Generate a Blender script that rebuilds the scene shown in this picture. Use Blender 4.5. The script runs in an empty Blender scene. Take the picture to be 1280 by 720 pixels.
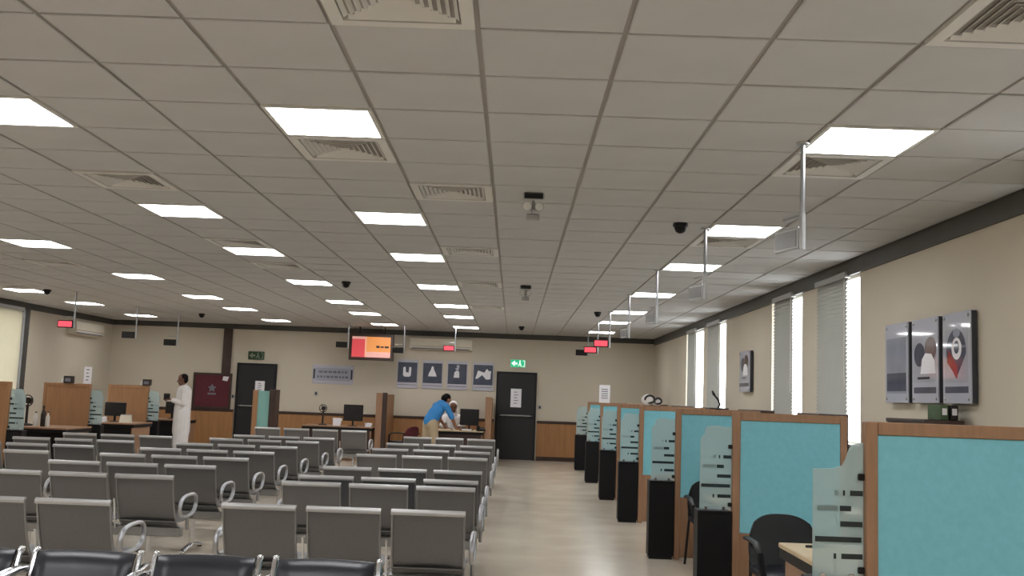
import bpy, bmesh, math, random
from mathutils import Vector, Matrix
random.seed(7)
SC = bpy.context.scene
COL = SC.collection
PI = math.pi

# ------------------------------------------------------------------ camera, world, exposure
CAM_H = 1.53
CEIL = 3.058
def make_camera():
    pitch, yaw, roll = 0.108696, -0.005146, 0.036884
    cp, sp, cy, sy = math.cos(pitch), math.sin(pitch), math.cos(yaw), math.sin(yaw)
    f = Vector((sy*cp, cy*cp, sp)); r = Vector((cy, -sy, 0)); u = r.cross(f)
    c, s = math.cos(roll), math.sin(roll)
    r2 = c*r + s*u; u2 = -s*r + c*u
    cam = bpy.data.cameras.new('camera'); o = bpy.data.objects.new('camera', cam); COL.objects.link(o)
    m = Matrix(((r2.x, u2.x, -f.x, 0), (r2.y, u2.y, -f.y, 0), (r2.z, u2.z, -f.z, CAM_H), (0, 0, 0, 1)))
    o.matrix_world = m
    cam.sensor_width = 36.0; cam.lens = 36.0*1241.46/1280.0; cam.clip_start = 0.05; cam.clip_end = 200
    SC.camera = o
make_camera()
W = bpy.data.worlds.new('overcast_sky'); SC.world = W; W.use_nodes = True
W.node_tree.nodes['Background'].inputs[0].default_value = (0.93, 0.97, 1.0, 1)
W.node_tree.nodes['Background'].inputs[1].default_value = 7.0
SC.view_settings.view_transform = 'Standard'
SC.view_settings.look = 'None'
SC.view_settings.gamma = 1.0
SC.view_settings.use_curve_mapping = False
SC.view_settings.exposure = 0.0
LAMP = 17.0            # radiance of the ceiling light diffusers

# ------------------------------------------------------------------ materials
def srgb(r, g, b):
    def c(v):
        v /= 255.0
        return v/12.92 if v <= 0.04045 else ((v+0.055)/1.055)**2.4
    return (c(r), c(g), c(b), 1)
MATS = {}
def mat(name, col, rough=0.5, metal=0.0, var=0.0, scale=8.0, stretch=None, bump=0.0, spec=0.5, emit=None, estr=0.0, alpha_mix=None, rvar=0.0):
    if name in MATS: return MATS[name]
    m = bpy.data.materials.new(name); m.use_nodes = True
    nt = m.node_tree; b = nt.nodes['Principled BSDF']
    b.inputs['Base Color'].default_value = col
    b.inputs['Roughness'].default_value = rough
    b.inputs['Metallic'].default_value = metal
    b.inputs['Specular IOR Level'].default_value = spec
    if emit:
        b.inputs['Emission Color'].default_value = emit; b.inputs['Emission Strength'].default_value = estr
    if var > 0 or bump > 0 or rvar > 0:
        tc = nt.nodes.new('ShaderNodeTexCoord'); mp = nt.nodes.new('ShaderNodeMapping')
        n = nt.nodes.new('ShaderNodeTexNoise'); n.inputs['Scale'].default_value = scale; n.inputs['Detail'].default_value = 5
        nt.links.new(tc.outputs['Object'], mp.inputs[0]); nt.links.new(mp.outputs[0], n.inputs['Vector'])
        if stretch: mp.inputs['Scale'].default_value = stretch
        if var > 0:
            r = nt.nodes.new('ShaderNodeValToRGB')
            r.color_ramp.elements[0].position = 0.3; r.color_ramp.elements[1].position = 0.7
            r.color_ramp.elements[0].color = tuple(max(0, c*(1-var)) for c in col[:3])+(1,)
            r.color_ramp.elements[1].color = tuple(min(1, c*(1+var)) for c in col[:3])+(1,)
            nt.links.new(n.outputs['Fac'], r.inputs[0]); nt.links.new(r.outputs[0], b.inputs['Base Color'])
        if bump > 0:
            bp = nt.nodes.new('ShaderNodeBump'); bp.inputs['Strength'].default_value = bump; bp.inputs['Distance'].default_value = 0.01
            nt.links.new(n.outputs['Fac'], bp.inputs['Height']); nt.links.new(bp.outputs[0], b.inputs['Normal'])
        if rvar > 0:
            mr = nt.nodes.new('ShaderNodeMapRange')
            mr.inputs['To Min'].default_value = max(0.02, rough-rvar); mr.inputs['To Max'].default_value = rough+rvar
            nt.links.new(n.outputs['Fac'], mr.inputs['Value']); nt.links.new(mr.outputs[0], b.inputs['Roughness'])
    if alpha_mix is not None:      # part of the light passes straight through (clear / frosted sheet)
        out = nt.nodes['Material Output']; t = nt.nodes.new('ShaderNodeBsdfTransparent'); mx = nt.nodes.new('ShaderNodeMixShader')
        mx.inputs[0].default_value = alpha_mix
        nt.links.new(b.outputs[0], mx.inputs[1]); nt.links.new(t.outputs[0], mx.inputs[2]); nt.links.new(mx.outputs[0], out.inputs['Surface'])
    MATS[name] = m
    return m
M_tile = mat('ceiling_tile', srgb(191, 190, 189), 0.85, var=0.03, scale=2.5, bump=0.05)
M_grid = mat('ceiling_grid', srgb(158, 152, 146), 0.6)
M_wall = mat('wall_paint', srgb(204, 194, 176), 0.75, var=0.03, scale=1.2)
M_cornice = mat('dark_cornice', srgb(72, 70, 66), 0.5, var=0.1, scale=3)
M_floor = mat('polished_floor', srgb(214, 202, 184), 0.2, var=0.06, scale=1.6, spec=0.6, rvar=0.06)
M_wood = mat('oak_veneer', srgb(152, 116, 88), 0.45, var=0.12, scale=6, stretch=(6, 6, 0.6))
M_woodL = mat('honey_board', srgb(156, 114, 78), 0.5, var=0.1, scale=5, stretch=(5, 5, 0.5))
M_wains = mat('wainscot_board', srgb(164, 118, 74), 0.45, var=0.12, scale=4, stretch=(4, 4, 0.4))
M_rail = mat('dark_rail', srgb(58, 38, 30), 0.45, var=0.15, scale=6)
M_teal = mat('teal_fabric', srgb(124, 191, 204), 0.85, var=0.04, scale=30, bump=0.08)
M_black = mat('black_laminate', srgb(15, 14, 17), 0.5, var=0.1, scale=10, spec=0.25)
M_blkpl = mat('black_plastic', srgb(17, 17, 19), 0.42, var=0.08, scale=20, spec=0.35)
M_blkfab = mat('black_upholstery', srgb(22, 24, 34), 0.34, var=0.12, scale=12, bump=0.05)
M_steel = mat('brushed_steel', srgb(150, 150, 150), 0.36, 0.85, var=0.06, scale=14, stretch=(1, 12, 12))
M_panel = mat('perforated_steel', srgb(114, 114, 115), 0.42, 0.7, var=0.06, scale=120, bump=0.12)
M_chrome = mat('chrome', srgb(214, 215, 218), 0.22, 1.0, var=0.03, scale=6)
M_satin = mat('satin_chrome', srgb(172, 173, 176), 0.33, 0.95, var=0.03, scale=6)
M_lip = mat('lit_lip', srgb(178, 177, 176), 0.38, 0.55, var=0.04, scale=8)  # lighter steel: the ceiling light caught by the rolled edge is in the colour
M_alu = mat('aluminium', srgb(176, 176, 176), 0.35, 0.8, var=0.04, scale=10)
M_white = mat('white_plastic', srgb(220, 218, 212), 0.5, var=0.02, scale=6)
M_cream = mat('cream_plastic', srgb(216, 208, 190), 0.5, var=0.02, scale=6)
M_paper = mat('white_paper', srgb(236, 234, 238), 0.8, var=0.02, scale=20)
M_print = mat('grey_print', srgb(120, 120, 130), 0.8, var=0.05, scale=30)
M_vent = mat('vent_enamel', srgb(214, 212, 207), 0.5, var=0.03, scale=4)
M_vdark = mat('vent_interior', srgb(40, 38, 38), 0.9, var=0.1, scale=8)
M_lamp = mat('lamp_diffuser', srgb(255, 255, 255), 0.5, emit=(0.97, 0.98, 1.0, 1), estr=LAMP)
M_glass = mat('window_glass', srgb(225, 235, 235), 0.05, alpha_mix=0.92)
M_blind = mat('grey_blind', srgb(160, 159, 152), 0.7, var=0.03, scale=4)
M_frost = mat('frosted_glass', srgb(180, 202, 202), 0.35, alpha_mix=0.42, var=0.02, scale=4)
M_frostS = mat('clear_glass_stripe', srgb(40, 48, 50), 0.25, var=0.1, scale=30)
M_door = mat('door_paint', srgb(26, 25, 29), 0.45, var=0.06, scale=3)
M_desk = mat('beech_desktop', srgb(206, 184, 148), 0.4, var=0.06, scale=5, stretch=(0.6, 6, 6))
M_slate = mat('slate_print', srgb(66, 72, 88), 0.4, var=0.2, scale=6)
M_lilac = mat('pale_board', srgb(190, 188, 198), 0.35, var=0.03, scale=3)
M_slateg = mat('glossy_slate_print', srgb(84, 88, 102), 0.05, var=0.15, scale=6)
M_acryl = mat('acrylic_print', srgb(186, 188, 200), 0.04, var=0.03, scale=3)
M_greyp = mat('grey_photo', srgb(150, 154, 168), 0.04, var=0.12, scale=5)
M_maroon = mat('maroon_felt', srgb(92, 34, 44), 0.8, var=0.1, scale=10)
M_red = mat('red_print', srgb(152, 74, 74), 0.05, var=0.1, scale=8)
M_led = mat('red_led', srgb(120, 20, 30), 0.4, emit=(1.0, 0.10, 0.14, 1), estr=1.1)
M_green = mat('exit_green', srgb(20, 150, 90), 0.4, emit=(0.05, 0.75, 0.38, 1), estr=0.55)
M_greenoff = mat('exit_green_unlit', srgb(38, 66, 44), 0.5, var=0.05, scale=6)
M_exitw = mat('exit_white', srgb(240, 255, 245), 0.4, emit=(0.85, 1, 0.92, 1), estr=0.8)
M_exitoff = mat('exit_white_unlit', srgb(130, 140, 118), 0.5, var=0.05, scale=6)
M_skin = mat('skin', srgb(112, 76, 58), 0.55, var=0.05, scale=20)
M_skinlt = mat('skin_tan', srgb(150, 106, 82), 0.55, var=0.05, scale=20)
M_hair = mat('black_hair', srgb(15, 12, 11), 0.7, var=0.2, scale=40, spec=0.15)
M_robe = mat('white_cotton', srgb(226, 222, 220), 0.85, var=0.03, scale=10, bump=0.08)
M_blue = mat('blue_shirt', srgb(52, 128, 190), 0.8, var=0.08, scale=10, bump=0.08)
M_khaki = mat('khaki_cloth', srgb(172, 154, 126), 0.85, var=0.06, scale=10, bump=0.08)
M_shoe = mat('dark_leather', srgb(40, 30, 26), 0.5, var=0.1, scale=20)
M_pot = mat('plant_green', srgb(70, 92, 60), 0.6, var=0.2, scale=8)

# ------------------------------------------------------------------ mesh helpers
class MB:
    def __init__(s): s.v = []; s.f = []
    def add(s, vs, fs):
        n = len(s.v); s.v += [tuple(p) for p in vs]; s.f += [tuple(i+n for i in f) for f in fs]; return s
    def box(s, x0, x1, y0, y1, z0, z1, bev=0.0, seg=1):
        if bev <= 0:
            return s.add([(x0,y0,z0),(x1,y0,z0),(x1,y1,z0),(x0,y1,z0),(x0,y0,z1),(x1,y0,z1),(x1,y1,z1),(x0,y1,z1)],
                         [(0,3,2,1),(4,5,6,7),(0,1,5,4),(1,2,6,5),(2,3,7,6),(3,0,4,7)])
        bm = bmesh.new(); bmesh.ops.create_cube(bm, size=1)
        for v in bm.verts: v.co = Vector(((x0+x1)/2+v.co.x*(x1-x0), (y0+y1)/2+v.co.y*(y1-y0), (z0+z1)/2+v.co.z*(z1-z0)))
        bmesh.ops.bevel(bm, geom=list(bm.edges), offset=bev, segments=seg, affect='EDGES', profile=0.5)
        return s.bm(bm)
    def bm(s, bm, M=None):
        bm.verts.ensure_lookup_table(); bm.verts.index_update()
        vs = [(M @ v.co if M else v.co)[:] for v in bm.verts]; fs = [[v.index for v in f.verts] for f in bm.faces]
        bm.free(); return s.add(vs, fs)
    def prism(s, pts, axis, a0, a1):
        """extrude a 2-D outline along an axis; pts are (u, w) in the other two axes (x,z for 'y'; y,z for 'x'; x,y for 'z')"""
        n = len(pts)
        def P(u, w, a): return {'y': (u, a, w), 'x': (a, u, w), 'z': (u, w, a)}[axis]
        vs = [P(u, w, a0) for u, w in pts] + [P(u, w, a1) for u, w in pts]
        fs = [tuple(range(n)), tuple(range(2*n-1, n-1, -1))] + [(i, n+i, n+(i+1) % n, (i+1) % n) for i in range(n)]
        return s.add(vs, fs)
    def tube(s, pts, r, n=8, closed=False, rs=None, cap=True, flat=None):
        pts = [Vector(p) for p in pts]; N = len(pts); rings = []; prev = None
        for i, p in enumerate(pts):
            a = pts[i-1] if (i > 0 or closed) else p
            b = pts[(i+1) % N] if (i < N-1 or closed) else p
            t = (b-a).normalized() if (b-a).length > 1e-9 else Vector((0, 0, 1))
            if prev is None:
                ref = Vector((1, 0, 0)) if abs(t.x) < 0.9 else Vector((0, 1, 0))
                nx = (ref - t*ref.dot(t)).normalized()
            else:
                nx = (prev - t*prev.dot(t)).normalized()
            prev = nx; ny = t.cross(nx); rr = rs[i] if rs else r
            fx = flat or 1.0
            rings.append([p + nx*math.cos(2*PI*k/n)*rr*fx + ny*math.sin(2*PI*k/n)*rr for k in range(n)])
        vs = [v for R in rings for v in R]; fs = []
        for i in range(N if closed else N-1):
            j = (i+1) % N
            for k in range(n): fs.append((i*n+k, i*n+(k+1) % n, j*n+(k+1) % n, j*n+k))
        if not closed and cap: fs += [tuple(range(n-1, -1, -1)), tuple((N-1)*n+k for k in range(n))]
        return s.add(vs, fs)
    def lathe(s, prof, c=(0, 0, 0), n=16, axis='z'):
        vs = []; fs = []; m = len(prof)
        for r, h in prof:
            for k in range(n):
                a = 2*PI*k/n; x, y, z = r*math.cos(a), r*math.sin(a), h
                if axis == 'y': x, y, z = x, z, y
                if axis == 'x': x, y, z = z, x, y
                vs.append((c[0]+x, c[1]+y, c[2]+z))
        for i in range(m-1):
            for k in range(n): fs.append((i*n+k, i*n+(k+1) % n, (i+1)*n+(k+1) % n, (i+1)*n+k))
        fs += [tuple(range(n-1, -1, -1)), tuple((m-1)*n+k for k in range(n))]
        return s.add(vs, fs)
    def ell(s, c, r, n=12, m=8):
        return s.lathe([(max(1e-4, math.sin(PI*i/m)), -math.cos(PI*i/m)) for i in range(m+1)], n=n) if False else s._ell(c, r, n, m)
    def _ell(s, c, r, n, m):
        vs = [(c[0], c[1], c[2]-r[2])]; fs = []
        for i in range(1, m):
            a = PI*i/m
            for k in range(n):
                b = 2*PI*k/n; vs.append((c[0]+r[0]*math.sin(a)*math.cos(b), c[1]+r[1]*math.sin(a)*math.sin(b), c[2]-r[2]*math.cos(a)))
        vs.append((c[0], c[1], c[2]+r[2])); T = len(vs)-1
        for k in range(n): fs.append((0, 1+(k+1) % n, 1+k)); fs.append((T, T-n+k, T-n+(k+1) % n))
        for i in range(m-2):
            for k in range(n): fs.append((1+i*n+k, 1+i*n+(k+1) % n, 1+(i+1)*n+(k+1) % n, 1+(i+1)*n+k))
        return s.add(vs, fs)
    def mesh(s, name, material, smooth=True, angle=35):
        me = bpy.data.meshes.new(name); me.from_pydata(s.v, [], s.f); me.update()
        bm = bmesh.new(); bm.from_mesh(me); bmesh.ops.recalc_face_normals(bm, faces=bm.faces); bm.to_mesh(me); bm.free()
        if smooth:
            me.polygons.foreach_set('use_smooth', [True]*len(me.polygons)); me.set_sharp_from_angle(angle=math.radians(angle))
        me.materials.append(material); return me
    def build(s, name, material, parent=None, smooth=True, angle=35):
        return link(name, s.mesh(name, material, smooth, angle), parent)
def link(name, me, parent=None, loc=None, rz=None):
    o = bpy.data.objects.new(name, me); COL.objects.link(o)
    if parent: o.parent = parent
    if loc: o.location = loc
    if rz is not None: o.rotation_euler.z = rz
    return o
def tag(o, label, cat, group=None):
    o['label'] = label; o['category'] = cat
    if group: o['group'] = group
    return o
def thing(name, label, cat, loc=(0, 0, 0), rz=0.0, group=None):
    o = link(name, None, None, loc, rz); o.empty_display_size = 0.1
    return tag(o, label, cat, group)
def struct(o): o['kind'] = 'structure'; return o
def copy_tree(o, parent=None):
    c = o.copy(); COL.objects.link(c); c.parent = parent
    for ch in o.children: copy_tree(ch, c)
    return c
def B(x0, x1, y0, y1, z0, z1, bev=0.0, seg=1): return MB().box(x0, x1, y0, y1, z0, z1, bev, seg)
ORD = ['first', 'second', 'third', 'fourth', 'fifth', 'sixth', 'seventh', 'eighth', 'ninth', 'tenth']

# ------------------------------------------------------------------ room shell
XR, XL, YF, YB = 3.45, -9.95, 24.5, -3.2
struct(B(XL-0.2, XR+0.2, YB-0.2, YF+0.2, -0.12, 0.0).build('floor', M_floor))
wallF = struct(B(XL-0.2, XR+0.2, YF, YF+0.2, 0, CEIL+0.25).build('wall_far', M_wall))
struct(B(XL-0.2, XR+0.2, YB-0.2, YB, 0, CEIL+0.25).build('wall_back', M_wall))
# window openings (y0, y1)
WIN_R = [(3.20, 4.55), (5.20, 6.50), (9.94, 11.30), (11.95, 13.36), (16.26, 17.66), (18.18, 19.98)]
SILL, HEAD = 1.15, 2.93
def wall_with_windows(name, xa, xb, wins):
    m = MB(); m.box(xa, xb, YB, YF, 0, SILL); m.box(xa, xb, YB, YF, HEAD, CEIL+0.25)
    y = YB
    for a, b in wins:
        m.box(xa, xb, y, a, SILL, HEAD); y = b
    m.box(xa, xb, y, YF, SILL, HEAD)
    return struct(m.build(name, M_wall, smooth=False))
wall_with_windows('wall_right', XR, XR+0.2, WIN_R)
WIN_L = [(16.9, 19.9)]
wall_with_windows('wall_left', XL-0.2, XL, WIN_L)
wn = 0
for wins, xw, sgn in ((WIN_R, XR+0.10, 1), (WIN_L, XL-0.10, -1)):
    for a, b in wins:
        wn += 1
        e = link('window_%d' % wn, None, None, (xw, (a+b)/2, SILL)); struct(e)
        w, h = (b-a), HEAD-SILL
        f = MB(); t = 0.045
        f.box(-0.03, 0.03, -w/2, -w/2+t, 0, h); f.box(-0.03, 0.03, w/2-t, w/2, 0, h)
        f.box(-0.03, 0.03, -w/2+t, w/2-t, 0, t); f.box(-0.03, 0.03, -w/2+t, w/2-t, h-t, h)
        f.build('window_frame', M_white, e, smooth=False)
        B(-0.004, 0.004, -w/2+t, w/2-t, t, h-t).build('pane', M_glass, e, smooth=False)
        B(*((-0.14, -0.031) if sgn > 0 else (0.031, 0.14)), -w/2-0.03, w/2+0.03, 0.0, 0.025, 0.004).build('window_sill', M_white, e)
# cornice strips, wainscot, skirting
struct(B(XR-0.03, XR, YB, YF-0.03, 2.90, CEIL+0.005).build('trim_1', M_cornice, smooth=False))
struct(B(XL, XR, YF-0.03, YF, 2.935, CEIL+0.005).build('trim_2', M_cornice, smooth=False))
struct(B(XL, XL+0.03, YB, YF-0.03, 2.93, CEIL+0.005).build('trim_3', M_cornice, smooth=False))
struct(B(XL, -6.83, YF-0.015, YF, 0.10, 0.90).build('trim_4', M_wains, smooth=False))
struct(B(-5.79, -0.45, YF-0.015, YF, 0.10, 0.90).build('trim_5', M_wains, smooth=False))
struct(B(0.60, XR, YF-0.015, YF, 0.10, 0.90).build('trim_6', M_wains, smooth=False))
for i, (a, b) in enumerate(((XL, -6.83), (-5.79, -0.45), (0.60, XR))):
    struct(B(a, b, YF-0.035, YF, 0.90, 0.965, 0.008).build('trim_%d' % (7+i), M_rail))
    struct(B(a, b, YF-0.02, YF, 0.0, 0.10).build('baseboard_far' if i == 0 else 'baseboard_far_%d' % (i+1), M_rail, smooth=False))
struct(B(XR-0.02, XR, YB, YF-0.03, 0.0, 0.10).build('baseboard_right', M_rail, smooth=False))
struct(B(XL, XL+0.02, YB, YF-0.03, 0.0, 0.10).build('baseboard_left', M_rail, smooth=False))
struct(B(-7.18, -6.97, YF-0.06, YF, 1.84, 2.935, 0.006).build('trim_10', M_rail))          # dark strip above the notice board
struct(B(XL, XL+0.07, 19.95, 20.15, 0.10, 2.93, 0.006).build('trim_11', M_cornice))         # strip beside the left window

# ------------------------------------------------------------------ ceiling: grid and tiles
T = 0.62; GX, GY = -0.2045, 4.0298
def rowY(r): return GY + r*T if r <= 16 else GY + 16*T + (r-16)*0.6
ceil = struct(B(XL-0.2, XR+0.2, YB-0.2, YF+0.2, CEIL+0.012, CEIL+0.2).build('ceiling', M_grid, smooth=False))
LROWS = [-11, -7, -2, 2, 7, 11, 16, 21, 25, 30]
LCOLS = [3, -2, -5, -9, -14]
lights = [(c, r) for c in LCOLS for r in LROWS]
vents = [(-1, -1), (3, -1), (-2, 3), (-1, 5), (3, 3), (-5, 5), (-1, 10), (-5, 10), (-5, 13), (-1, 15), (-1, 21), (-5, 23), (-10, 14), (3, 8), (-14, 20)]
taken = set(lights) | set(vents)
cmin, cmax = math.floor((XL-GX)/T), math.floor((XR-GX)/T)
rmin = math.floor((YB-GY)/T)
def cell(c, r):
    return max(XL, GX+c*T), min(XR-0.03, GX+(c+1)*T), max(YB, rowY(r)), min(YF-0.03, rowY(r+1))
g = 0.012
tile_cache = {}
far = MB()
def inview(c, r):
    y = rowY(r+1); x0, x1 = GX+c*T, GX+(c+1)*T
    return r >= -2 and r <= 11 and x1 > -0.53*y-0.5 and x0 < 0.54*y+0.4
r = rmin
while rowY(r) < YF-0.05:
    for c in range(cmin, cmax+1):
        if (c, r) in taken: continue
        x0, x1, y0, y1 = cell(c, r)
        if x1-x0 < 0.06 or y1-y0 < 0.06: continue
        if inview(c, r):
            key = (round(x1-x0, 3), round(y1-y0, 3))
            if key not in tile_cache:
                w, d = (x1-x0)/2-g, (y1-y0)/2-g
                m = MB(); b = 0.006
                m.add([(-w,-d,0.012),(w,-d,0.012),(w,d,0.012),(-w,d,0.012),(-w,-d,0.003),(w,-d,0.003),(w,d,0.003),(-w,d,0.003),
                       (-w+b,-d+b,0),(w-b,-d+b,0),(w-b,d-b,0),(-w+b,d-b,0)],
                      [(0,1,5,4),(1,2,6,5),(2,3,7,6),(3,0,4,7),(4,5,9,8),(5,6,10,9),(6,7,11,10),(7,4,8,11),(8,9,10,11),(3,2,1,0)])
                tile_cache[key] = m.mesh('ceiling_tile', M_tile, smooth=False)
            link('ceiling_tile', tile_cache[key], ceil, ((x0+x1)/2, (y0+y1)/2, CEIL+random.uniform(-0.0015, 0.0015)))
        else:
            far.box(x0+g, x1-g, y0+g, y1-g, CEIL, CEIL+0.012)
    r += 1
ft = far.build('far_ceiling_tiles', M_tile, ceil, smooth=False); ft['kind'] = 'stuff'

# ------------------------------------------------------------------ ceiling lights
def lamp_meshes():
    w = T/2-0.008; f = MB(); t = 0.022
    f.box(-w, w, -w, -w+t, -0.006, 0.03); f.box(-w, w, w-t, w, -0.006, 0.03)
    f.box(-w, -w+t, -w+t, w-t, -0.006, 0.03); f.box(w-t, w, -w+t, w-t, -0.006, 0.03)
    d = MB().box(-w+t, w-t, -w+t, w-t, 0.0, 0.012)
    return f.mesh('frame', M_white, smooth=False), d.mesh('diffuser', M_lamp, smooth=False)
lf, ld = lamp_meshes()
COLN = {3: 'in the column nearest the window wall', -2: 'in the column just left of the aisle', -5: 'in the middle column of the five',
        -9: 'in the second column from the left wall', -14: 'in the column nearest the left wall'}
for c in LCOLS:
    k = 0
    for r in LROWS:
        x0, x1, y0, y1 = cell(c, r)
        if r < {3: 2, -2: 2, -5: 2, -9: 11, -14: 21}[c]: lab = 'square ceiling light outside the picture, overhead or behind the viewer'
        else:
            lab = 'lit square ceiling light %s, %s from the viewer' % (COLN[c], ORD[k]); k += 1
        e = thing('ceiling_light', lab, 'ceiling light', ((x0+x1)/2, (y0+y1)/2, CEIL), 0, 'square ceiling lights')
        link('frame', lf, e); link('diffuser', ld, e)

# ------------------------------------------------------------------ air vents
def vent_meshes():
    w = T/2-0.01
    fr = MB(); t = 0.055
    fr.box(-w, w, -w, -w+t, -0.008, 0.02); fr.box(-w, w, w-t, w, -0.008, 0.02); fr.box(-w, -w+t, -w+t, w-t, -0.008, 0.02); fr.box(w-t, w, -w+t, w-t, -0.008, 0.02)
    bk = MB().box(-w+t, w-t, -w+t, w-t, 0.0125, 0.02)
    i = w-t; quads = []
    for q in range(4):           # four-way louvres: nested bars on each side of the diagonal cross
        m = MB(); n = 7
        for k in range(1, n+1):
            a = i*k/(n+0.4); L = a*0.96; th = 0.011
            p = [(-L, a-th), (L, a-th), (L, a+th*0.6), (-L, a+th*0.6)]
            def rot(u, v):
                return [(u, v), (-v, u), (-u, -v), (v, -u)][q]
            vs = [rot(*pp)+(0.010,) for pp in p[:2]] + [rot(*pp)+(-0.004,) for pp in p[2:]]
            vs += [rot(*pp)+(0.012,) for pp in p[:2]] + [rot(*pp)+(-0.001,) for pp in p[2:]]
            m.add(vs, [(0,1,2,3),(7,6,5,4),(0,4,5,1),(1,5,6,2),(2,6,7,3),(3,7,4,0)])
        quads.append(m.mesh('louvre', M_vent, smooth=False))
    return fr.mesh('vent_frame', M_vent, smooth=False), bk.mesh('vent_interior', M_vdark, smooth=False), quads
vf, vb, vq = vent_meshes()
VL = {(-1, -1): 'at the top edge of the picture, left of the middle', (3, -1): 'at the top right corner of the picture', (-2, 3): 'right behind the nearest light left of the aisle',
      (-1, 5): 'beside the twin-lamp unit over the aisle', (3, 3): 'right behind the nearest light by the windows', (-5, 5): 'just before the nearest complete light of the middle column',
      (-1, 10): 'second along the aisle line', (-5, 10): 'just before the second light of the middle column', (-5, 13): 'between the second and third lights of the middle column', (-1, 15): 'third along the aisle line',
      (-1, 21): 'farthest along the aisle line', (-5, 23): 'between the far lights of the middle column', (-10, 14): 'before the second light from the left wall', (3, 8): 'right behind the second light by the windows', (-14, 20): 'before the first light by the left wall'}
for c, r in vents:
    x0, x1, y0, y1 = cell(c, r)
    e = thing('air_vent', 'square four-way ceiling air vent ' + VL[(c, r)], 'air vent', ((x0+x1)/2, (y0+y1)/2, CEIL), 0, 'ceiling air vents')
    link('vent_frame', vf, e); link('vent_interior', vb, e)
    for q in vq: link('louvre', q, e)

# dome cameras, twin lamp units, smoke detectors
def dome(x, y, lab):
    e = thing('dome_camera', lab, 'camera', (x, y, CEIL), 0, 'dome cameras on the ceiling')
    MB().lathe([(0.062, 0.0), (0.066, -0.02), (0.060, -0.035)], n=18).build('base', M_blkpl, e)
    MB().lathe([(0.052, -0.034), (0.050, -0.055), (0.038, -0.075), (0.018, -0.087), (0.002, -0.09)], n=18).build('dome', M_black, e)
dome(1.38, 8.41, 'dark dome camera beside the second light by the windows')
dome(-2.42, 13.96, 'dark dome camera beside the third light of the middle column')
dome(1.43, 17.38, 'dark dome camera near the hanging displays along the windows')
dome(0.13, 21.66, 'small dark dome camera close to the far wall above the aisle')
dome(-6.77, 21.33, 'dark dome camera above the man in the white robe')
dome(-8.04, 16.9, 'dark dome camera near the left wall light')
def twin(x, y, lab):
    e = thing('twin_lamp_unit', lab, 'emergency light', (x, y, CEIL), 0, 'twin lamp units on the ceiling')
    B(-0.08, 0.08, -0.05, 0.05, -0.055, 0.0, 0.01).build('housing', M_alu, e)
    B(-0.07, 0.07, -0.06, -0.05, -0.05, -0.01, 0.003).build('front_plate', M_blkpl, e)
    for s in (-1, 1):
        h = MB().lathe([(0.02, 0.05), (0.034, 0.03), (0.036, -0.01)], c=(s*0.045, -0.02, -0.105), n=14, axis='y').build('lamp_head', M_alu, e)
        MB().lathe([(0.031, 0.0), (0.030, -0.006)], c=(s*0.045, -0.03, -0.105), n=14, axis='y').build('lens', M_white, h)
    MB().tube([(0, 0, -0.05), (0, 0, -0.16)], 0.012).build('stem', M_alu, e)
    B(-0.05, 0.05, -0.02, 0.02, -0.21, -0.155, 0.008).build('battery_box', M_alu, e)
twin(0.10, 7.38, 'grey twin-lamp unit on the ceiling above the aisle, nearer one')
twin(0.12, 13.64, 'grey twin-lamp unit on the ceiling above the aisle, farther one')

# ------------------------------------------------------------------ hanging number displays
M_greyscr = mat('grey_screen', srgb(140, 140, 140), 0.25, var=0.05, scale=6)
def display(x, y, rz, lab, lit, zb=2.44):
    e = thing('hanging_display', lab, 'display', (x, y, CEIL), 0, 'number displays hanging from the ceiling')
    L = CEIL-zb
    MB().lathe([(0.04, 0.0), (0.038, -0.012), (0.02, -0.018)], n=14).build('ceiling_plate', M_alu, e)
    MB().tube([(0, 0, -0.005), (0, 0, -L)], 0.014, 12).build('pole', M_satin, e)
    hd = thing_part('display_box', e, (0, 0, -L), rz)
    MB().box(-0.27, -0.016, -0.022, 0.022, -0.005, 0.125, 0.006).build('casing', M_blkpl if lit != 2 else M_alu, hd)
    B(-0.255, -0.03, -0.025, -0.0215, 0.012, 0.108).build('screen', M_led if lit == 1 else (M_vdark if lit == 0 else M_greyscr), hd, smooth=False)
    MB().tube([(0.0, 0, 0.19), (-0.2, 0, 0.19)], 0.008, 6).build('bracket_arm', M_alu, hd)
def thing_part(name, parent, loc, rz):
    # a named joint that carries the box so that box and bracket turn together on the pole
    m = MB().tube([(0, 0, -0.012), (0, 0, 0.2)], 0.018, 10).mesh(name, M_alu)
    return link(name, m, parent, loc, rz)
RP = [5.65, 8.59, 11.5, 14.3, 17.2, 19.6, 22.2]
for i, y in enumerate(RP):
    near = i < 4
    rz = math.radians(-(74 if near else 8))
    display(1.63, y, rz, 'number display on a chrome pole along the window cubicles, %s from the viewer' % ORD[i], (2 if near else (1 if i in (4, 5) else 0)), 2.44 if i != 6 else 2.5)
display(-1.38, 22.9, 0.1, 'red lit number display hanging in front of the far wall air conditioner', 1, 2.52)
display(-7.62, 17.1, 0.1, 'red lit number display hanging over the left cubicles', 1, 2.43)
display(-7.65, 20.0, 0.1, 'dark number display hanging over the left cubicles, middle one', 0, 2.42)
display(-7.15, 21.0, 0.1, 'dark number display hanging nearest the man in the white robe', 0, 2.34)
display(-3.80, 22.6, 0.1, 'dark number display hanging just left of the television', 0, 2.5)
display(-2.52, 22.6, 0.1, 'dark number display hanging just right of the television', 0, 2.42)

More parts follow.
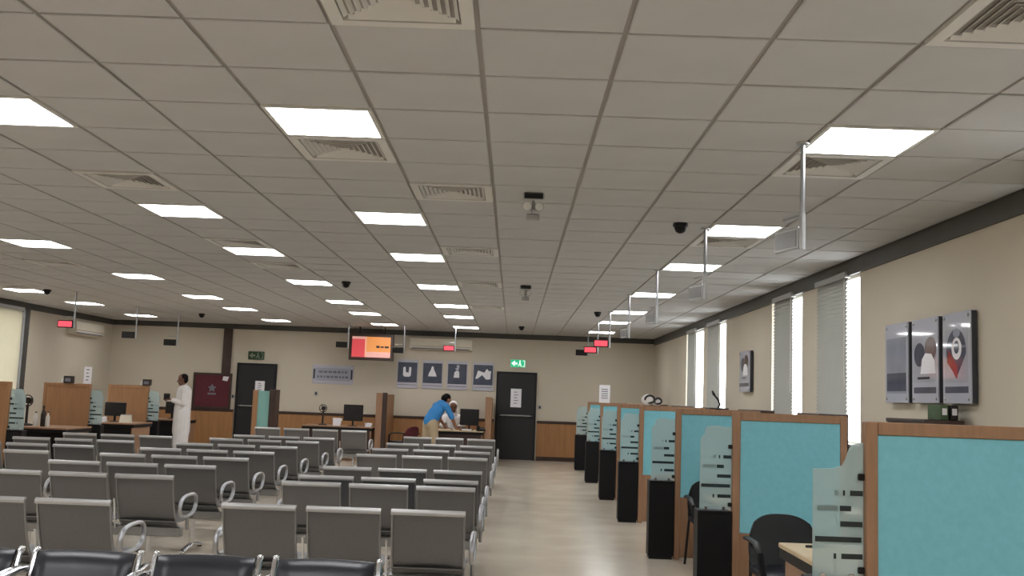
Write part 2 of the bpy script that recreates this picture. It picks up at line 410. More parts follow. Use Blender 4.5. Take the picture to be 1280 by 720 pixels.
# ------------------------------------------------------------------ blinds on the windows
M_blindL = mat('cream_blind', srgb(214, 208, 188), 0.7, var=0.03, scale=4)
def blind(xf, a, b, lab, side=1):
    e = thing('window_blind', lab, 'blind', (xf, (a+b)/2, 2.90), 0, 'grey window blinds')
    w = (b-a)/2
    B(-0.03, 0.03, -w-0.02, w+0.02, -0.02, 0.045, 0.006).build('head_rail', M_alu, e)
    m = MB(); z = -0.04; n = 38; p = 0.0425
    for k in range(n):
        zz = -0.045-k*p
        m.add([(-0.014*side, -w, zz-0.0265), (-0.014*side, w, zz-0.0265), (0.012*side, w, zz+0.0265), (0.012*side, -w, zz+0.0265),
               (-0.012*side, -w, zz-0.0265), (-0.012*side, w, zz-0.0265), (0.014*side, w, zz+0.0265), (0.014*side, -w, zz+0.0265)],
              [(0,1,2,3),(7,6,5,4),(0,4,5,1),(1,5,6,2),(2,6,7,3),(3,7,4,0)])
    o = m.build('slats', M_blind if side > 0 else M_blindL, e, smooth=False); o['kind'] = 'stuff'
    B(-0.015, 0.015, -w, w, -0.045-n*p-0.02, -0.045-n*p+0.005, 0.003).build('bottom_rail', M_alu, e)
    MB().tube([(-0.02*side, -w+0.03, 0), (-0.022*side, -w+0.03, -1.2)], 0.004, 6).build('pull_cord', M_white, e)
blind(3.418, 10.24, 11.24, 'grey slatted blind on the window beside the three wall prints')
blind(3.418, 12.24, 13.12, 'grey slatted blind on the second window from the three wall prints')
blind(3.418, 16.58, 17.64, 'grey slatted blind on the window just past the narrow framed print')
blind(3.418, 18.74, 19.66, 'grey slatted blind on the farthest window of the right wall')
blind(3.418, 3.45, 4.5, 'grey slatted blind on the right wall window outside the picture, farther one')
blind(3.418, 5.45, 6.45, 'grey slatted blind on the window just outside the right picture edge')
blind(XL+0.06, 16.95, 19.85, 'wide pale blind on the left wall window', side=-1)

# ------------------------------------------------------------------ right-hand cubicles
UY = [4.65, 7.42, 10.0, 12.85, 15.6, 18.6, 21.75]
PX0, PX1, PT = 1.63, 2.47, 1.475
stripes = [(1.145, [(0.42, 0.50, 0), (0.58, 0.63, 1), (0.72, 0.98, 1)]), (1.075, [(0.08, 0.5, 0), (0.52, 0.75, 1)]), (1.005, [(0.53, 0.97, 1)]),
           (0.935, [(0.04, 0.95, 1)]), (0.86, [(0.40, 0.46, 1), (0.55, 0.97, 1)])]
M_fstripe = mat('faint_stripe', srgb(120, 138, 138), 0.3, var=0.05, scale=20)
def partition_set(i, Y, flip=1, xpost=PX0, teal=True, lab='', cat='partition', first=False):
    """wood-framed screen; local x runs away from the aisle, local y = depth"""
    e = thing('cubicle_partition', lab, cat, (xpost, Y, 0), 0, 'cubicle partitions')
    w = PX1-PX0; t = 0.03
    def X(a, b): return (a, b) if flip > 0 else (-b, -a)
    def bx(a, b, y0, y1, z0, z1, bev, nm, mt, par=e): return B(*X(a, b), y0, y1, z0, z1, bev).build(nm, mt, par)
    wd = M_wood if teal else M_woodL
    bx(0, 0.055, -t, t, 0, PT, 0.004, 'post', wd); bx(w-0.05, w, -t, t, 0, PT, 0.004, 'post', wd)
    bx(0.055, w-0.05, -t, t, PT-0.06, PT, 0.004, 'top_rail', wd)
    if teal:
        bx(0.055, w-0.05, -t+0.008, t-0.008, 0.60, PT-0.06, 0.003, 'fabric_panel', M_teal)
        bx(0.055, w-0.05, -t+0.004, t-0.004, 0.02, 0.60, 0.003, 'lower_panel', wd)
    else:
        bx(0.055, w-0.05, -t+0.008, t-0.008, 0.02, PT-0.06, 0.003, 'board', wd)
    # frosted glass screen on the aisle side
    gl = 0.235
    zt, zl = (1.375, 1.25) if i == 0 else (1.37, 1.32)
    z0 = 0.765
    if i == 0: pts = [(-gl, z0), (-0.004, z0), (-0.004, zt), (-0.03, zt-0.002), (-0.06, zt-0.012), (-0.072, zt-0.04), (-0.085, zt-0.08), (-0.105, zt-0.108), (-0.14, zl+0.004), (-gl, zl)]
    else: pts = [(-gl, z0), (-0.004, z0), (-0.004, zt), (-0.05, zt-0.01), (-0.09, zt), (-0.15, zt), (-0.19, zt-0.012), (-0.205, zt-0.035), (-0.20, zt-0.06), (-gl+0.01, zl-0.03), (-gl, zl-0.06)]
    if flip < 0: pts = [(-a, b) for a, b in pts][::-1]
    g = thing('glass_screen', 'striped frosted glass at the ' + lab.replace('wood-framed ', '').replace('honey brown ', ''), 'glass screen', (xpost, Y, 0), 0, 'frosted glass screens on the pedestals')
    gobj = MB().prism(pts, 'y', -0.005, 0.005).build('pane', M_frost, g, smooth=False)
    for z, segs in stripes:
        for a, b, dk in segs:
            bx(-gl*(1-a), -gl*(1-b)-0.002, -0.0068, -0.0055, z-0.012, z+0.012, 0, 'printed_stripe', M_frostS if dk else M_fstripe, gobj)
    for z in (1.22, 0.80): bx(-0.03, -0.0005, -0.016, 0.016, z-0.015, z+0.015, 0.004, 'clamp', M_blkpl, g)
    for a in (-0.19, -0.06): bx(a-0.012, a+0.012, -0.014, 0.014, 0.7575, 0.785, 0.003, 'clip', M_chrome, g)
    return e
def pedestal(x0, x1, Y, lab, h=0.757):
    e = thing('pedestal', lab, 'pedestal', ((x0+x1)/2, Y, 0), 0, 'black pedestals under the glass screens')
    w = (x1-x0)/2
    B(-w, w, -0.04, 0.12, 0.03, h-0.02, 0.004).build('body', M_black, e)
    B(-w+0.01, w-0.01, -0.03, 0.11, 0.0, 0.03).build('plinth', M_blkpl, e, smooth=False)
    B(-w, w, -0.045, 0.125, h-0.02, h, 0.003).build('top', M_black, e)
for i, y in enumerate(UY):
    partition_set(i, y, 1, PX0, True, 'wood-framed teal partition beside the windows, %s from the viewer' % ORD[i])
    pedestal(1.375, 1.622, y-0.01, 'tall black pedestal under frosted glass, %s from the viewer on the window side' % ORD[i])
# cabinets against the wall
def cabinet(x0, x1, y0, y1, h, lab):
    e = thing('storage_cabinet', lab, 'cabinet', ((x0+x1)/2, y0, 0), 0, 'brown cabinets against the window wall')
    w = (x1-x0)/2; d = y1-y0
    B(-w, w, 0, d, 0.06, h-0.03, 0.004).build('body', M_rail, e); B(-w+0.02, w-0.02, 0.02, d, 0, 0.06).build('plinth', M_blkpl, e, smooth=False)
    B(-w-0.01, w, -0.012, d, h-0.03, h, 0.004).build('top', M_rail, e)
    for k in range(2):
        dr = B(-w-0.016, -w, d*k/2+0.01, d*(k+1)/2-0.01, 0.08, h-0.05, 0.003).build('cabinet_door', M_rail, e)
        B(-w-0.034, -w-0.014, d/2+(0.03 if k else -0.045), d/2+(0.045 if k else -0.03), 0.70, 0.85, 0.003).build('handle', M_alu, dr)
for i in range(6):
    cabinet(3.09, 3.38, UY[i+1]+0.08, UY[i+1]+0.85, 1.47, 'dark brown cabinet by the window wall behind the %s teal partition' % ORD[i+1])
for k, (x, m, nm) in enumerate(((3.26, M_pot, 'green'), (3.335, M_blkpl, 'black'))):
    e = thing('box_file', '%s box file standing on the nearest brown cabinet' % nm, 'file', (x, 7.56, 1.47))
    B(-0.03, 0.03, 0, 0.24, 0, 0.115, 0.004).build('case', m, e); B(-0.018, 0.018, -0.002, 0.001, 0.04, 0.09).build('spine_label', M_paper, e, smooth=False)

# desks
def desk(x0, x1, y0, y1, lab, h=0.75, top=M_desk, panel='front', leg=M_black):
    e = thing('desk', lab, 'desk', ((x0+x1)/2, (y0+y1)/2, 0), 0, 'cubicle desks')
    w, d = (x1-x0)/2, (y1-y0)/2
    B(-w, w, -d, d, h-0.028, h, 0.005).build('desktop', top, e)
    B(-w+0.005, w-0.005, -d+0.005, d-0.005, h-0.085, h-0.028, 0.003).build('edge_band', M_black, e)
    B(-w+0.03, -w+0.055, -d+0.04, d-0.04, 0, h-0.085, 0.003).build('side_panel', M_wood, e)
    B(w-0.055, w-0.03, -d+0.04, d-0.04, 0, h-0.085, 0.003).build('side_panel', M_wood, e)
    if panel: B(-w+0.055, w-0.055, -d+0.06, -d+0.08, 0.12, h-0.085, 0.003).build('modesty_panel', leg, e)
    return e
desk(1.56, 2.75, 4.80, 5.86, 'pale wood desk behind the nearest teal partition', panel='front')
desk(1.66, 2.75, 7.56, 8.62, 'pale wood desk behind the second teal partition')
desk(1.66, 2.75, 10.14, 11.2, 'pale wood desk behind the third teal partition')
pen = thing('pen', 'dark pen lying on the nearest pale desk', 'pen', (1.74, 5.70, 0.755), 0.25)
MB().tube([(-0.075, 0, 0.003), (0.05, 0, 0.003)], 0.007, 8).build('barrel', M_blkpl, pen); MB().tube([(0.05, 0, 0.003), (0.072, 0, 0.003)], 0.007, 8, rs=[0.007, 0.001]).build('tip', M_alu, pen)

def visitor_chair(x, y, rz, lab, mb=None):
    mb = mb or M_blkpl
    """faces local +y: rounded black back, four legs, arms"""
    e = thing('visitor_chair', lab, 'chair', (x, y, 0), rz, 'black visitor chairs in the cubicles')
    m = MB(); nu, nv = 13, 8; vs = []; fs = []
    for side in (0, 1):
        for j in range(nv+1):
            v = j/nv
            for k in range(nu+1):
                u = k/nu*2-1
                hw = 0.235*(1-0.30*max(0, v-0.45)**2*2.2) * (0.92+0.08*min(1, v*3))
                top = 0.37-0.055*abs(u)**3.0
                zz = 0.43+0.0+v*top
                yy = -0.20-0.10*v+0.045*u*u+(0.028 if side else 0)
                vs.append((u*hw, yy, zz))
    n1 = (nu+1)*(nv+1)
    for j in range(nv):
        for k in range(nu):
            a = j*(nu+1)+k; fs.append((a, a+1, a+nu+2, a+nu+1)); fs.append((n1+a, n1+a+nu+1, n1+a+nu+2, n1+a+1))
    def edge(a, b): fs.append((a, b, b+n1, a+n1))
    for k in range(nu): edge(k+1, k); edge(nv*(nu+1)+k, nv*(nu+1)+k+1)
    for j in range(nv): edge(j*(nu+1), (j+1)*(nu+1)); edge((j+1)*(nu+1)+nu, j*(nu+1)+nu)
    m.add(vs, fs); m.build('backrest', mb, e, angle=50)
    B(-0.23, 0.23, -0.2, 0.24, 0.42, 0.475, 0.02, 3).build('seat', M_blkfab, e)
    for s in (-1, 1):
        MB().tube([(s*0.22, 0.22, 0.42), (s*0.235, 0.25, 0.0)], 0.012).build('leg', M_blkpl, e)
        MB().tube([(s*0.22, -0.19, 0.62), (s*0.22, -0.19, 0.42), (s*0.235, -0.30, 0.0)], 0.012).build('leg', M_blkpl, e)
        MB().tube([(s*0.245, -0.23, 0.64), (s*0.26, -0.1, 0.655), (s*0.26, 0.12, 0.65), (s*0.255, 0.2, 0.60), (s*0.235, 0.22, 0.44)], 0.016, flat=1.4).build('armrest', M_blkpl, e)
visitor_chair(1.85, 6.62, PI, 'black chair with rounded back behind the pale desk, in front of the second teal partition')
visitor_chair(1.93, 9.42, PI, 'black chair half hidden by frosted glass, in front of the third teal partition')

# things on the partitions and cabinets
e = thing('paper_sign', 'white paper notice standing on the sixth teal partition by the windows', 'sign', (1.70, 18.6, PT))
B(-0.10, 0.10, -0.004, 0.004, 0.0, 0.33).build('sheet', M_paper, e, smooth=False)
B(-0.06, 0.06, 0.0, 0.05, 0.0, 0.012).build('foot', M_alu, e, smooth=False)
for k in range(5): B(-0.06, 0.06, -0.0055, -0.0042, 0.08+k*0.04, 0.095+k*0.04).build('text_line', M_print, e, smooth=False)
e = thing('headdress', 'white rounded bundle with dark bands lying on the fourth teal partition', 'headdress', (1.78, 12.85, PT))
m = MB(); m.ell((-0.05, 0, 0.075), (0.085, 0.07, 0.075)); m.ell((0.06, 0.0, 0.05), (0.08, 0.06, 0.05)); m.build('cloth', M_robe, e)
for k, (cx, rr, z) in enumerate(((-0.03, 0.06, 0.085), (0.075, 0.045, 0.065))):
    MB().tube([(cx+rr*math.cos(a), -0.055+0.012*math.sin(2*a), z+rr*0.8*math.sin(a)) for a in [2*PI*i/16 for i in range(16)]], 0.013, 8, closed=True).build('cord', M_shoe, e)
e = thing('desk_microphone', 'dark bent gooseneck rising above the third teal partition', 'gooseneck', (2.05, 10.0, PT))
MB().lathe([(0.035, 0), (0.035, 0.012), (0.012, 0.018)], n=14).build('base', M_blkpl, e)
MB().tube([(0, 0, 0.015), (0.02, 0, 0.05), (0.0, 0, 0.10), (-0.045, 0, 0.15)], 0.010, 8).build('neck', M_blkpl, e)
MB().tube([(-0.04, 0, 0.145), (-0.06, 0, 0.185)], 0.014, 8, rs=[0.016, 0.008]).build('head', M_blkpl, e)

# ------------------------------------------------------------------ right wall prints (standing off the wall)
M_shadebar = mat('gap_shade_and_bar_grey', srgb(52, 54, 60), 0.6)
def wall_print(y0, y1, z0, z1, lab, art):
    e = thing('acrylic_print', lab, 'poster', (XR-0.062, (y0+y1)/2, z0), 0, 'acrylic prints on the window wall')
    w, h = (y1-y0)/2, z1-z0
    B(0.0, 0.012, -w, w, 0, h, 0.002).build('panel', M_acryl, e)
    B(0.012, 0.050, -w+0.002, w-0.002, 0.002, h-0.002).build('gap_shade', M_shadebar, e, smooth=False)  # dark box fills the stand-off gap; the shadow there is put into its colour
    for sy in (-1, 1):
        for z in (0.035, h-0.035):
            MB().lathe([(0.013, 0.062), (0.013, -0.006), (0.009, -0.009)], c=(0, sy*(w-0.035), z), n=10, axis='x').build('standoff', M_alu, e)
    art(e, w, h)
def flat(e, pts, mt, nm, d=0.0012):   # printed shape: thin relief on the room side, pts in (y, z)
    return MB().prism(pts, 'x', -d, 0.0).build(nm, mt, e, smooth=False)
def rect(a, b, c, d): return [(a, c), (b, c), (b, d), (a, d)]
def oval(cy, cz, ry, rz, n=20, a0=0, a1=2*PI): return [(cy+ry*math.cos(a0+(a1-a0)*i/n), cz+rz*math.sin(a0+(a1-a0)*i/n)) for i in range(n)]
def art_grey(e, w, h):
    flat(e, rect(-w+0.04, w-0.04, 0.08, h-0.13), M_greyp, 'printed_field'); flat(e, rect(-w+0.04, w-0.04, 0.10, 0.26), M_slateg, 'printed_band', 0.0018)
M_photo = mat('pale_photo', srgb(176, 178, 188), 0.04, var=0.08, scale=4)
def art_people(e, w, h):
    flat(e, rect(-w+0.04, w-0.04, 0.17, h-0.13), M_photo, 'printed_photo'); flat(e, rect(-w+0.04, w-0.04, 0.08, 0.13), M_slateg, 'printed_band')
    flat(e, oval(0.10, 0.40, 0.11, 0.10), M_slateg, 'printed_shape', 0.0018)
    flat(e, oval(-0.12, 0.44, 0.11, 0.10), mat('brown_print', srgb(92, 66, 60), 0.15, var=0.15, scale=8), 'printed_shape', 0.0020)
    flat(e, [(-0.22, 0.24), (0.08, 0.24), (0.05, 0.36), (-0.02, 0.41), (-0.14, 0.40), (-0.20, 0.34)], M_paper, 'printed_shape', 0.0022)
    flat(e, rect(-0.10, 0.14, 0.195, 0.215), M_black, 'printed_caption', 0.0022)
def art_crest(e, w, h):
    flat(e, rect(-w+0.04, w-0.04, 0.16, h-0.13), M_photo, 'printed_field'); flat(e, rect(-w+0.04, w-0.04, 0.08, 0.13), M_slateg, 'printed_band')
    flat(e, [(0.0, 0.19)] + oval(0, 0.40, 0.17, 0.17, 18, -0.35, PI+0.35), M_slateg, 'crest_shield', 0.0018)
    flat(e, [(-0.02, 0.19), (0.16, 0.32), (0.13, 0.42), (0.03, 0.33), (-0.02, 0.28)], M_red, 'crest_field', 0.0024)
    flat(e, oval(-0.01, 0.42, 0.085, 0.085), M_paper, 'crest_centre', 0.0026); flat(e, oval(-0.01, 0.43, 0.045, 0.05), M_slateg, 'crest_mark', 0.0030)
    flat(e, oval(-0.01, 0.54, 0.06, 0.035), M_greyp, 'crest_top', 0.0026)
wall_print(7.40, 7.88, 1.60, 2.30, 'acrylic wall print with a dark and red crest', art_crest)
wall_print(7.97, 8.49, 1.60, 2.30, 'acrylic wall print with dark heads and white clothing, middle of three', art_people)
wall_print(8.58, 9.10, 1.60, 2.30, 'plain grey-blue acrylic wall print nearest the slatted blind', art_grey)
wall_print(14.35, 15.0, 1.72, 2.32, 'narrow-looking framed print between two pairs of windows', art_people)

# ------------------------------------------------------------------ far wall: doors, signs, posters
def door(n, x0, x1, h, lit_notice):
    e = link('door_%d' % n, None, None, ((x0+x1)/2, YF, 0)); struct(e)
    w = (x1-x0)/2; t = 0.055
    f = MB(); f.box(-w, -w+t, -0.05, 0, 0, h); f.box(w-t, w, -0.05, 0, 0, h); f.box(-w+t, w-t, -0.05, 0, h-t, h); f.build('door_frame', M_blkpl, e, smooth=False)
    B(-w+t, w-t, -0.04, 0, 0.008, h-t).build('door_leaf', M_door, e, smooth=False)
    MB().tube([(-w+0.10, -0.10, 1.07), (w-0.10, -0.10, 1.07)], 0.018, 10).build('push_bar', M_alu, e)
    for s in (-1, 1): B(s*(w-0.12)-0.03, s*(w-0.12)+0.03, -0.115, -0.04, 1.02, 1.12, 0.006).build('bar_housing', M_blkpl, e)
    return e
def notice(name, lab, x0, x1, z0, z1, y, lines=5):
    e = thing(name, lab, 'notice', ((x0+x1)/2, y, z0)); w, h = (x1-x0)/2, z1-z0
    B(-w, w, -0.004, 0, 0, h).build('sheet', M_paper, e, smooth=False)
    for k in range(lines): B(-w*0.4, w*(0.4 if k % 2 else 0.2), -0.0052, -0.004, h*(0.2+0.6*k/max(1, lines-1)), h*(0.2+0.6*k/max(1, lines-1))+0.018).build('text_line', M_print, e, smooth=False)
door(1, -0.42, 0.57, 2.13, True)
notice('door_notice', 'white paper notice on the dark door beside the teal cubicles', -0.06, 0.20, 1.27, 1.72, YF-0.04)
door(2, -6.80, -5.82, 2.11, False)
notice('door_notice', 'white paper notice on the dark door beside the maroon board', -6.33, -6.10, 1.34, 1.68, YF-0.04)
def exit_sign(x0, x1, z0, z1, lab, lit):
    e = thing('exit_sign', lab, 'exit sign', ((x0+x1)/2, YF, z0)); w, h = (x1-x0)/2, z1-z0
    B(-w, w, -0.045, 0, 0, h, 0.004).build('housing', M_white if lit else M_greenoff, e)
    B(-w+0.008, w-0.008, -0.050, -0.0445, 0.008, h-0.008).build('face', M_green if lit else M_greenoff, e, smooth=False)
    mw = M_exitw if lit else M_exitoff
    def fp(pts, nm): MB().prism(pts, 'y', -0.0525, -0.0495).build(nm, mw, e, smooth=False)
    fp([(-w*0.85, h/2), (-w*0.42, h*0.85), (-w*0.42, h*0.62), (-w*0.10, h*0.62), (-w*0.10, h*0.38), (-w*0.42, h*0.38), (-w*0.42, h*0.15)], 'arrow')
    fp([(w*0.26+0.018*math.cos(a), h*0.80+0.018*math.sin(a)) for a in [2*PI*k/10 for k in range(10)]], 'figure_head')
    fp([(w*0.15, h*0.68), (w*0.32, h*0.68), (w*0.36, h*0.44), (w*0.50, h*0.14), (w*0.40, h*0.12), (w*0.25, h*0.38), (w*0.05, h*0.14), (-w*0.02, h*0.18), (w*0.16, h*0.45)], 'figure_body')
    fp([(w*0.62, h*0.12), (w*0.9, h*0.12), (w*0.9, h*0.88), (w*0.62, h*0.88), (w*0.62, h*0.80), (w*0.82, h*0.80), (w*0.82, h*0.20), (w*0.62, h*0.20)], 'doorway')
exit_sign(-0.10, 0.28, 2.24, 2.44, 'lit green exit sign above the door beside the teal cubicles', True)
exit_sign(-6.55, -6.16, 2.20, 2.40, 'unlit dark green exit sign above the door beside the maroon board', False)

def far_poster(x0, x1, z0, z1, lab, shapes):
    e = thing('wall_poster', lab, 'poster', ((x0+x1)/2, YF, z0), 0, 'four framed posters on the far wall'); w, h = (x1-x0)/2, z1-z0
    B(-w, w, -0.03, 0, 0, h, 0.004).build('board', M_lilac, e)
    B(-w+0.02, w-0.02, -0.034, -0.030, 0.14, h-0.07).build('picture', M_slate, e, smooth=False)
    B(-w+0.02, w-0.02, -0.033, -0.030, 0.075, 0.09).build('caption_line', M_print, e, smooth=False)
    for pts in shapes: MB().prism([(a*w, 0.14+b*(h-0.21)) for a, b in pts], 'y', -0.0355, -0.0339).build('pale_figure', M_paper if len(pts) != 7 else M_lilac, e, smooth=False)
far_poster(-2.87, -2.36, 1.64, 2.34, 'leftmost far wall poster, dark picture with a pale U shape', [[(-0.42, 0.75), (-0.2, 0.78), (-0.15, 0.5), (0.12, 0.5), (0.15, 0.78), (0.36, 0.75), (0.34, 0.35), (0.2, 0.28), (-0.25, 0.28), (-0.42, 0.36)]])
far_poster(-2.25, -1.75, 1.64, 2.34, 'second far wall poster, dark picture with a pale triangular figure', [[(-0.42, 0.34), (0.42, 0.34), (0.32, 0.5), (0.15, 0.66), (0.08, 0.84), (-0.08, 0.84), (-0.18, 0.66), (-0.35, 0.5)]])
far_poster(-1.64, -1.14, 1.64, 2.34, 'third far wall poster, dark picture with a pale standing figure', [[(-0.35, 0.32), (0.2, 0.32), (0.18, 0.62), (-0.05, 0.68), (-0.28, 0.6)], [(-0.2, 0.72), (0.1, 0.68), (0.2, 0.92), (0.0, 0.96), (-0.12, 0.88), (-0.02, 0.82), (-0.2, 0.78)]])
far_poster(-1.01, -0.50, 1.64, 2.34, 'rightmost far wall poster, dark picture with a broad pale shape', [[(-0.75, 0.3), (-0.5, 0.32), (-0.1, 0.5), (0.3, 0.28), (0.7, 0.3), (0.75, 0.72), (0.55, 0.7), (0.35, 0.82), (0.1, 0.62), (-0.5, 0.72)]])
# light backing behind the posters is the wall itself; name plate
e = thing('name_plate', 'pale grey wall plate with two rows of lettering near the television', 'sign', (-4.445, YF, 1.67), 0)
B(-0.505, 0.505, -0.02, 0, 0, 0.47, 0.008).build('plate', M_lilac, e)
B(-0.44, 0.44, -0.026, -0.019, 0.08, 0.39).build('panel', mat('plate_blue_grey', srgb(166, 168, 182), 0.5, var=0.06, scale=14), e, smooth=False)
for s in (-1, 1): B(s*0.46-0.02, s*0.46+0.02, -0.03, -0.019, 0.12, 0.36, 0.004).build('end_bar', M_shadebar, e)
for k, z in enumerate((0.17, 0.29)):
    x = -0.38 + 0.03*k
    while x < 0.36:
        wd = random.uniform(0.03, 0.1); B(x, min(0.38, x+wd), -0.028, -0.0255, z-0.022, z+0.03).build('lettering', M_print, e, smooth=False); x += wd+0.025

# air conditioners
def aircon(loc, rz, wd, lab):
    e = thing('air_conditioner', lab, 'air conditioner', loc, rz); w = wd/2
    MB().prism([(0, 0), (-0.19, 0.03), (-0.215, 0.10), (-0.20, 0.29), (-0.17, 0.30), (0, 0.30)], 'x', -w, w).build('body', M_cream, e, angle=25)
    B(-w*0.92, w*0.92, -0.212, -0.185, 0.028, 0.055, 0.003).build('outlet_flap', M_print, e)
    B(-w*0.97, w*0.97, -0.2175, -0.205, 0.095, 0.102).build('seam', M_vdark, e, smooth=False)
aircon((-1.81, YF, 2.58), 0, 1.52, 'cream split air conditioner on the far wall above the four posters')
aircon((XL, 22.75, 2.55), -PI/2*-1, 1.5, 'cream split air conditioner on the left wall')

# television
e = thing('television', 'wall television with dark frame showing a red and orange picture', 'television', (-3.42, 23.7, 2.26))
B(-0.53, 0.53, -0.04, 0.04, 0, 0.63, 0.01).build('casing', M_rail, e)
def scr(nm, col, estr=0.42):
    return mat('screen_'+nm, col, 0.3, emit=col, estr=estr)
scn = B(-0.46, 0.46, -0.044, -0.039, 0.07, 0.56).build('screen', scr('orange', srgb(228, 150, 84)), e, smooth=False)
B(-0.46, -0.15, -0.0465, -0.0435, 0.07, 0.56).build('red_area', scr('red', srgb(216, 78, 84)), scn, smooth=False)
B(-0.15, -0.11, -0.0465, -0.0435, 0.07, 0.56).build('pale_divider', scr('salmon', srgb(238, 170, 140)), scn, smooth=False)
B(-0.11, 0.46, -0.0465, -0.0435, 0.07, 0.20).build('pink_area', scr('pink', srgb(226, 170, 160)), scn, smooth=False)
B(-0.46, -0.15, -0.0475, -0.0460, 0.50, 0.56).build('pink_strip', scr('pink', srgb(226, 170, 160)), scn, smooth=False)
for (a, b, z, hh) in ((0.12, 0.20, 0.30, 0.05), (0.22, 0.30, 0.305, 0.035), (0.32, 0.42, 0.30, 0.045)):
    B(a, b, -0.0475, -0.0435, z, z+hh).build('dark_mark', M_shoe, scn, smooth=False)
for s in (-1, 1): MB().tube([(s*0.3, 0.05, 0.60), (s*0.3, 0.05, CEIL-2.26)], 0.016, 8).build('hanger', M_blkpl, e)

# notice board
e = thing('notice_board', 'maroon framed notice board with pale star emblem on the far wall', 'notice board', (-7.385, YF, 0.965))
w, h = 0.47, 0.87
f = MB(); f.box(-w, w, -0.05, 0, h-0.05, h); f.box(-w, w, -0.05, 0, 0, 0.05); f.box(-w, -w+0.05, -0.05, 0, 0.05, h-0.05); f.box(w-0.05, w, -0.05, 0, 0.05, h-0.05); f.build('frame', M_rail, e, smooth=False)
B(-w+0.05, w-0.05, -0.03, 0, 0.05, h-0.05).build('felt', M_maroon, e, smooth=False)
star = [((0.11 if k % 2 == 0 else 0.055)*math.sin(PI*k/5)+0.0, 0.50+(0.11 if k % 2 == 0 else 0.055)*math.cos(PI*k/5)) for k in range(10)]
MB().prism(star, 'y', -0.034, -0.030).build('star_emblem', M_print, e, smooth=False)
B(-0.10, 0.10, -0.034, -0.030, 0.34, 0.385).build('emblem_caption', M_print, e, smooth=False)
MB().prism([(0.24, 0.70), (0.36, 0.68), (0.40, 0.79), (0.26, 0.80)], 'y', -0.035, -0.030).build('pinned_note', M_paper, e, smooth=False)
def switch(x, z, lab):
    e = thing('wall_switch', lab, 'switch', (x, YF, z)); B(-0.05, 0.05, -0.02, 0, -0.05, 0.05, 0.006).build('plate', M_alu, e); B(-0.02, 0.02, -0.03, -0.018, -0.03, 0.03, 0.004).build('rocker', M_blkpl, e)
switch(-4.83, 1.43, 'small wall switch left of the fan and monitor'); switch(0.66, 1.29, 'small wall switch right of the far door'); switch(-6.87, 1.28, 'dark wall switch between the maroon board and door')

